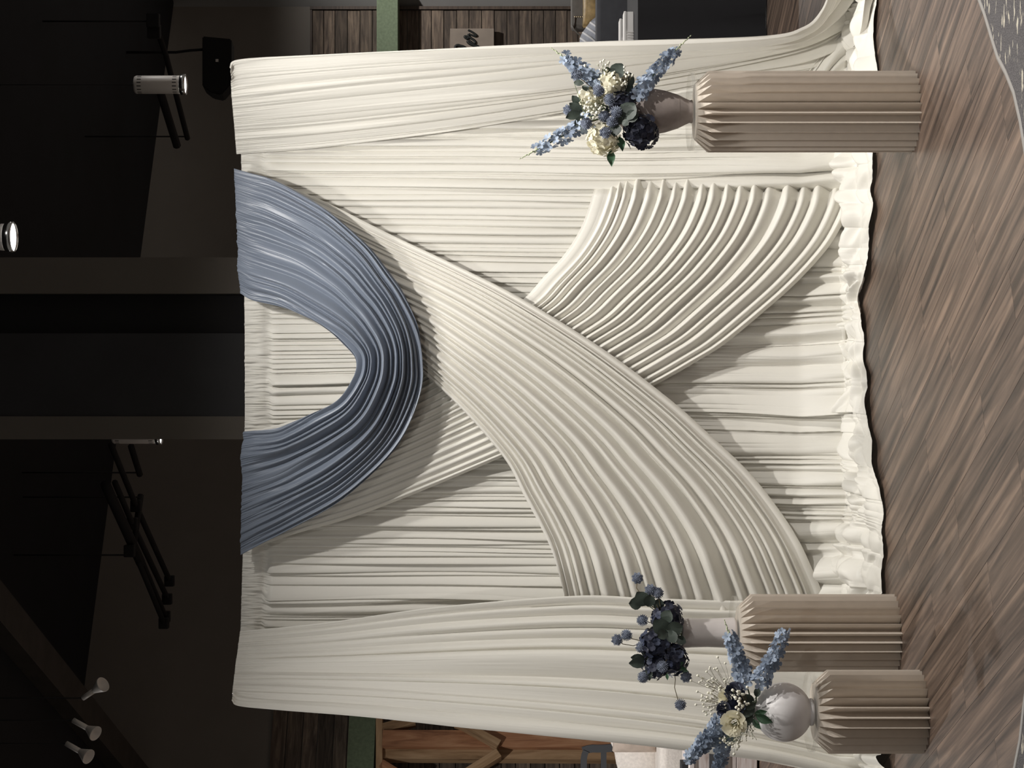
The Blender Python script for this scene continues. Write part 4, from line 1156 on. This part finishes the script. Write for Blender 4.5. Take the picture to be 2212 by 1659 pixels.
# two white paper boxes on it
def paper_box(p0, p1, depth, h, label, n):
    a = P(*p0, depth); b = P(*p1, depth)
    x0, x1 = min(a.x, b.x), max(a.x, b.x)
    root = empty('paper_box', ((x0 + x1) / 2, depth + 0.06, ztab), label, 'box')
    bm = bmesh.new(); box(bm, x0, x1, depth, depth + 0.11, ztab + 0.002, ztab + h, bev=0.002); link('box_body', bm_mesh(bm, 'box_body'), M['paper'], root)
    bm = bmesh.new(); box(bm, x0 - 0.003, x1 + 0.003, depth - 0.003, depth + 0.113, ztab + h, ztab + h + 0.014, bev=0.003); link('lid', bm_mesh(bm, 'lid'), M['paper'], root)
    for k in range(n):
        bm = bmesh.new(); xx = x0 + 0.015 + k * 0.016; box(bm, xx, xx + 0.005, depth - 0.010, depth - 0.001, ztab + 0.002, ztab + h - 0.004); link('paper_flap', bm_mesh(bm, 'paper_flap'), M['paper'], root)
    return root
paper_box((1360, 93), (1360, 25), 10.75, 0.045, 'longer white paper box at the front of the black table', 4)
paper_box((1340, 95), (1340, 41), 11.1, 0.050, 'shorter white paper box standing behind the longer one', 2)
# charcoal sofa back behind it
so = empty('charcoal_sofa', (2.8, 12.1, 0), 'dark charcoal sofa seen from behind beyond the black table', 'sofa')
zs = HC - (1289 - 1106) / F * 11.8
bm = bmesh.new(); box(bm, 2.0, 3.7, 11.80, 12.02, 0.08, zs, bev=0.03); link('backrest', bm_mesh(bm, 'backrest', True), M['charcoal'], so)
bm = bmesh.new(); box(bm, 2.0, 3.7, 12.02, 12.6, 0.08, 0.42, bev=0.03); link('seat', bm_mesh(bm, 'seat', True), M['charcoal'], so)
for x in (2.1, 3.6):
    for y in (11.86, 12.52):
        bm = bmesh.new(); tube(bm, [(x, y, 0.0), (x, y, 0.085)], [0.018, 0.024], 10); link('leg', bm_mesh(bm, 'leg'), M['darkmetal'], so)
# grey armchair with nail heads
YA = 13.2
ga = empty('grey_armchair', (2.9, YA + 0.3, 0), 'grey linen armchair with a nail-head trim beyond the dark sofa', 'armchair')
za = HC - (1234 - 1106) / F * YA
x1 = (829.5 + 30) / F * YA; x0 = (829.5 - 62) / F * YA
bm = bmesh.new(); box(bm, x0, x1 + 0.3, YA, YA + 0.16, 0.35, za, bev=0.04); gbk = link('backrest', bm_mesh(bm, 'backrest', True), M['greylinen'], ga)
bm = bmesh.new(); box(bm, x0 - 0.03, x1 + 0.3, YA + 0.02, YA + 0.75, 0.18, 0.45, bev=0.04); link('seat', bm_mesh(bm, 'seat', True), M['greylinen'], ga)
bm = bmesh.new(); box(bm, x0 - 0.04, x0 + 0.09, YA + 0.0, YA + 0.70, 0.35, 0.78, bev=0.03); link('armrest', bm_mesh(bm, 'armrest', True), M['greylinen'], ga)
for (x, y) in ((x0 + 0.05, YA + 0.06), (x0 + 0.05, YA + 0.65), (x1 + 0.2, YA + 0.06), (x1 + 0.2, YA + 0.65)):
    bm = bmesh.new(); tube(bm, [(x, y, 0), (x, y, 0.2)], [0.016, 0.026], 10); link('leg', bm_mesh(bm, 'leg'), M['trim'], ga)
bm = bmesh.new(); bmesh.ops.create_icosphere(bm, subdivisions=2, radius=1.0); nail = bm_mesh(bm, 'nail_head', True); nail.materials.append(M['brass'])
for k in range(9):
    q = P(1242 + k * 4.2, 36.2, YA - 0.004); inst('nail_head', nail, gbk, Matrix.Translation(q) @ Matrix.Diagonal((0.007, 0.004, 0.007, 1)))
bm = bmesh.new(); q = [P(1243, 38, YA - 0.003), P(1240, 62, YA - 0.003)]; tube(bm, q, 0.006, 6); link('piping', bm_mesh(bm, 'piping', True), M['trim'], ga)
bm = bmesh.new(); tube(bm, [P(1236, 55, YA), P(1240, 64, YA - 0.02), P(1250, 74, YA - 0.03), P(1262, 80, YA - 0.03)], 0.006, 6); link('cord', bm_mesh(bm, 'cord', True), M['greylinen'], ga)
# cushions
def cushion(name, pa, pb, depth, th, mat, label, cat='cushion'):
    a = P(*pa, depth); b = P(*pb, depth)
    c = (a + b) / 2; hx = abs(a.x - b.x) / 2; hz = abs(a.z - b.z) / 2
    n = 26; V = np.zeros((n * 2, n, 3)); 
    bm = bmesh.new(); grid = {}
    for side in (0, 1):
        for i in range(n):
            for j in range(n):
                u = i / (n - 1) * 2 - 1; v = j / (n - 1) * 2 - 1
                e = ((1 - abs(u) ** 2.5) * (1 - abs(v) ** 2.5)) ** 0.45
                pin = 1 - 0.10 * (1 - abs(u)) ** 1.0 * abs(v) ** 6
                x = c.x + hx * u * (1 - 0.06 * (1 - v * v) * abs(u) ** 6 * 0); z = c.z + hz * v * (1 - 0.05 * (1 - u * u))
                y = depth + (th * e if side else -th * e)
                if i in (0, n - 1) or j in (0, n - 1):
                    key = (i, j)
                else: key = (i, j, side)
                if key not in grid: grid[key] = bm.verts.new((x, y, z))
        for i in range(n - 1):
            for j in range(n - 1):
                def g(i_, j_): return grid.get((i_, j_)) if (i_ in (0, n - 1) or j_ in (0, n - 1)) else grid[(i_, j_, side)]
                bm.faces.new((g(i, j), g(i + 1, j), g(i + 1, j + 1), g(i, j + 1)))
    o = link(name, bm_mesh(bm, name, True), mat); tag(o, label, cat); return o
cushion('gold_cushion', (1258, 60), (1300, -30), 12.98, 0.09, M['gold'], 'mottled gold cushion on the grey armchair')
th_ = empty('striped_throw', P(1290, 70, 12.9), 'grey-blue throw with white stripes heaped beside the gold cushion', 'throw')
bm = bmesh.new()
prof_ = [(1257, 108), (1252, 92), (1255, 76), (1264, 62), (1277, 45), (1288, 36)]
yth = 12.9
rows = []
for i, (x, y) in enumerate(catmull(prof_, 20)):
    rows.append([bm.verts.new(P(x, y, yth) + Vector((0, 0, 0))), bm.verts.new(P(x + 14, y + 10, yth - 0.10)), bm.verts.new(P(min(x + 34, 1300), y + 26, yth - 0.14)), bm.verts.new(P(1302, y + 40, yth - 0.05))])
for i in range(19):
    for k in range(3): bm.faces.new((rows[i][k], rows[i][k + 1], rows[i + 1][k + 1], rows[i + 1][k]))
link('throw_cloth', bm_mesh(bm, 'throw_cloth', True), M['stripe'], th_)
for k in range(5):
    bm = bmesh.new(); x_, y_ = catmull(prof_, 20)[3 + k * 3]
    tube(bm, [P(x_ + 1, y_ + 1, yth - 0.012), P(x_ + 15, y_ + 10, yth - 0.112), P(x_ + 32, y_ + 24, yth - 0.148)], 0.008, 6); link('white_stripe', bm_mesh(bm, 'white_stripe', True), M['stripewhite'], th_)
# lettered board on the plank wall
YG = 17.70
ba = P(972.5, 61.5, YG); bb = P(1067, 260, YG)
sg = empty('lettered_board', ((ba.x + bb.x) / 2, YG, bb.z), 'tan board with black script lettering on the plank wall', 'sign')
bm = bmesh.new(); box(bm, bb.x, ba.x, YG, YG + 0.045, bb.z, ba.z, bev=0.003); brd = link('board', bm_mesh(bm, 'board'), M['board'], sg)
def stroke(pts, r):
    q = catmull([(960 + x / 18.43, 40 + y / 18.43) for x, y in pts], 40)
    bm = bmesh.new(); rs = r if isinstance(r, list) else None
    tube(bm, [P(x, y, YG - 0.006) for x, y in q], r, 8)
    o = link('letter_stroke', bm_mesh(bm, 'letter_stroke', True), M['ink'], brd)
stroke([(945, 458), (1110, 545), (1235, 635), (1285, 690), (1215, 705), (1080, 660), (965, 615)], 0.0105)
stroke([(965, 620), (955, 690), (1040, 770), (1160, 850), (1225, 930), (1205, 995), (1120, 985), (1010, 900), (960, 880)], 0.012)
stroke([(975, 765), (905, 800), (835, 770), (805, 715), (870, 712), (950, 745)], 0.011)
stroke([(960, 880), (935, 920), (1000, 990), (1110, 1045), (1240, 1090), (1340, 1125), (1380, 1190)], 0.015)
stroke([(430, 1180), (450, 1105), (530, 1065), (640, 1090), (760, 1125), (850, 1180)], 0.014)

# ================================================================== FURNITURE ON THE LEFT
# cream boucle armchair
YC = 12.0
ca = empty('cream_armchair', P(1500, 1680, YC), 'cream boucle armchair at the left edge beyond the backdrop', 'armchair')
ca.location.z = 0
zc = lambda x, d=YC: HC - (x - 1106) / F * d
xr = (829.5 - 1560) / F * YC
bm = bmesh.new()
prof = [(1312, 1570), (1313, 1590), (1328, 1625), (1345, 1662), (1352, 1720), (1480, 1720), (1480, 1570)]
fa = [bm.verts.new(P(x, y, YC + 0.16)) for x, y in prof]; fb_ = [bm.verts.new(P(x, y, YC + 0.16) + Vector((0, 0.20, 0))) for x, y in prof]
bm.faces.new(fa); bm.faces.new(list(reversed(fb_)))
for i in range(len(prof)): bm.faces.new((fa[i], fb_[i], fb_[(i + 1) % len(prof)], fa[(i + 1) % len(prof)]))
bmesh.ops.bevel(bm, geom=list(bm.edges), offset=0.03, segments=3, affect='EDGES')
link('backrest', bm_mesh(bm, 'backrest', True), M['boucle'], ca)
bm = bmesh.new(); box(bm, xr - 0.62, xr + 0.08, YC - 0.30, YC + 0.16, 0.15, zc(1418), bev=0.05); link('seat', bm_mesh(bm, 'seat', True), M['boucle'], ca)
for (x, y) in ((xr, YC - 0.22), (xr - 0.5, YC - 0.22), (xr, YC + 0.28), (xr - 0.5, YC + 0.28)):
    bm = bmesh.new(); tube(bm, [(x, y, 0), (x, y, 0.16)], [0.015, 0.022], 10); link('leg', bm_mesh(bm, 'leg'), M['trim'], ca)
cushion('beige_cushion', (1322, 1556), (1419, 1625), YC + 0.03, 0.07, M['pillow'], 'beige striped cushion on the cream armchair')
# whitewashed coffee table
YW = 10.72
wt = empty('coffee_table', P(1640, 1700, YW), 'whitewashed wooden chest table at the left edge near the floor', 'table'); wt.location.z = 0
ztp = HC - (1497 - 1106) / F * YW
xw = (829.5 - 1612) / F * YW
bw = -0.62
nb_ = 3
for k in range(nb_):
    h = (ztp - 0.02) / nb_
    bm = bmesh.new(); box(bm, -0.31, 0.31, -0.012, 0.012, -h / 2 + 0.002, h / 2 - 0.002, bev=0.002); me = bm_mesh(bm, 'slat'); me.materials.append(M['whitewash'])
    inst('slat', me, wt, Matrix.Translation((xw - 0.30, YW, 0.012 + h * (k + 0.5))))
bm = bmesh.new(); box(bm, xw - 0.63, xw + 0.02, YW - 0.02, YW + 0.45, ztp - 0.008, ztp + 0.022, bev=0.003); link('table_top', bm_mesh(bm, 'table_top'), M['whitewash'], wt)
bm = bmesh.new(); box(bm, xw - 0.61, xw - 0.012, YW + 0.013, YW + 0.44, 0.01, ztp - 0.01); link('chest_body', bm_mesh(bm, 'chest_body'), M['whitewash'], wt)
for y in (1548,):
    q = P(1548, 1650, YW - 0.016); bm = bmesh.new(); box(bm, xw - 0.62, xw + 0.012, YW - 0.026, YW - 0.013, q.z - 0.045, q.z + 0.045, bev=0.002); link('iron_band', bm_mesh(bm, 'iron_band'), M['darkmetal'], wt)
bx_ = P(1500, 1650, YW + 0.12)
bm = bmesh.new(); box(bm, xw - 0.30, xw - 0.12, YW + 0.06, YW + 0.20, ztp + 0.0225, ztp + 0.06, bev=0.004)
tr_ = link('black_tray', bm_mesh(bm, 'black_tray'), M['blackcloth']); tag(tr_, 'small black case on the whitewashed chest table', 'case')
# dark metal chair
YM = 12.9
mc = empty('metal_chair', P(1500, 1650, YM), 'dark gunmetal chair with a slatted back before the timber frame', 'chair'); mc.location.z = 0
def mpt(x, y, dd=0.0): return P(x, y, YM + dd)
bm = bmesh.new()
outer = [(1258, 1621), (1266, 1616), (1282, 1612), (1300, 1611), (1316, 1612)]
def flat_bar(name, pts, w_, th=0.016, mat='darkmetal', parent=mc, dd=0.0):
    bm = bmesh.new(); rings = []
    q = [mpt(x, y, dd) for x, y in catmull(pts, 14)] if len(pts) > 2 else [mpt(x, y, dd) for x, y in pts]
    for i, p in enumerate(q):
        t = (q[min(i + 1, len(q) - 1)] - q[max(i - 1, 0)]).normalized(); s_ = t.cross(Vector((0, 1, 0))).normalized()
        rings.append([bm.verts.new(p + s_ * w_ / 2 + Vector((0, -th / 2, 0))), bm.verts.new(p - s_ * w_ / 2 + Vector((0, -th / 2, 0))), bm.verts.new(p - s_ * w_ / 2 + Vector((0, th / 2, 0))), bm.verts.new(p + s_ * w_ / 2 + Vector((0, th / 2, 0)))])
    for i in range(len(rings) - 1):
        for k in range(4): bm.faces.new((rings[i][k], rings[i][(k + 1) % 4], rings[i + 1][(k + 1) % 4], rings[i + 1][k]))
    bm.faces.new(rings[0]); bm.faces.new(list(reversed(rings[-1])))
    return link(name, bm_mesh(bm, name), M[mat], parent)
flat_bar('top_rail', [(1262, 1740), (1262, 1690), (1261, 1640), (1266, 1622)], 0.044, dd=-0.006)
flat_bar('back_post', [(1259, 1622), (1276, 1617), (1300, 1617), (1340, 1614), (1400, 1612)], 0.055)
flat_bar('back_post', [(1259, 1738), (1276, 1742), (1300, 1742), (1340, 1744), (1400, 1746)], 0.055)
flat_bar('back_rail', [(1304, 1622), (1304, 1738)], 0.040, 0.010, dd=0.001)
zq = 0.46
xc0, xc1 = (829.5 - 1746) / F * YM, (829.5 - 1612) / F * YM
bm = bmesh.new(); box(bm, xc0, xc1, YM - 0.38, YM + 0.02, zq - 0.02, zq, bev=0.006); link('seat', bm_mesh(bm, 'seat'), M['darkmetal'], mc)
for (x, y) in ((xc0 + 0.02, YM - 0.36), (xc1 - 0.02, YM - 0.36), (xc0 + 0.02, YM), (xc1 - 0.02, YM)):
    bm = bmesh.new(); tube(bm, [(x, y, 0), (x, y, zq - 0.018)], 0.014, 8); link('leg', bm_mesh(bm, 'leg'), M['darkmetal'], mc)
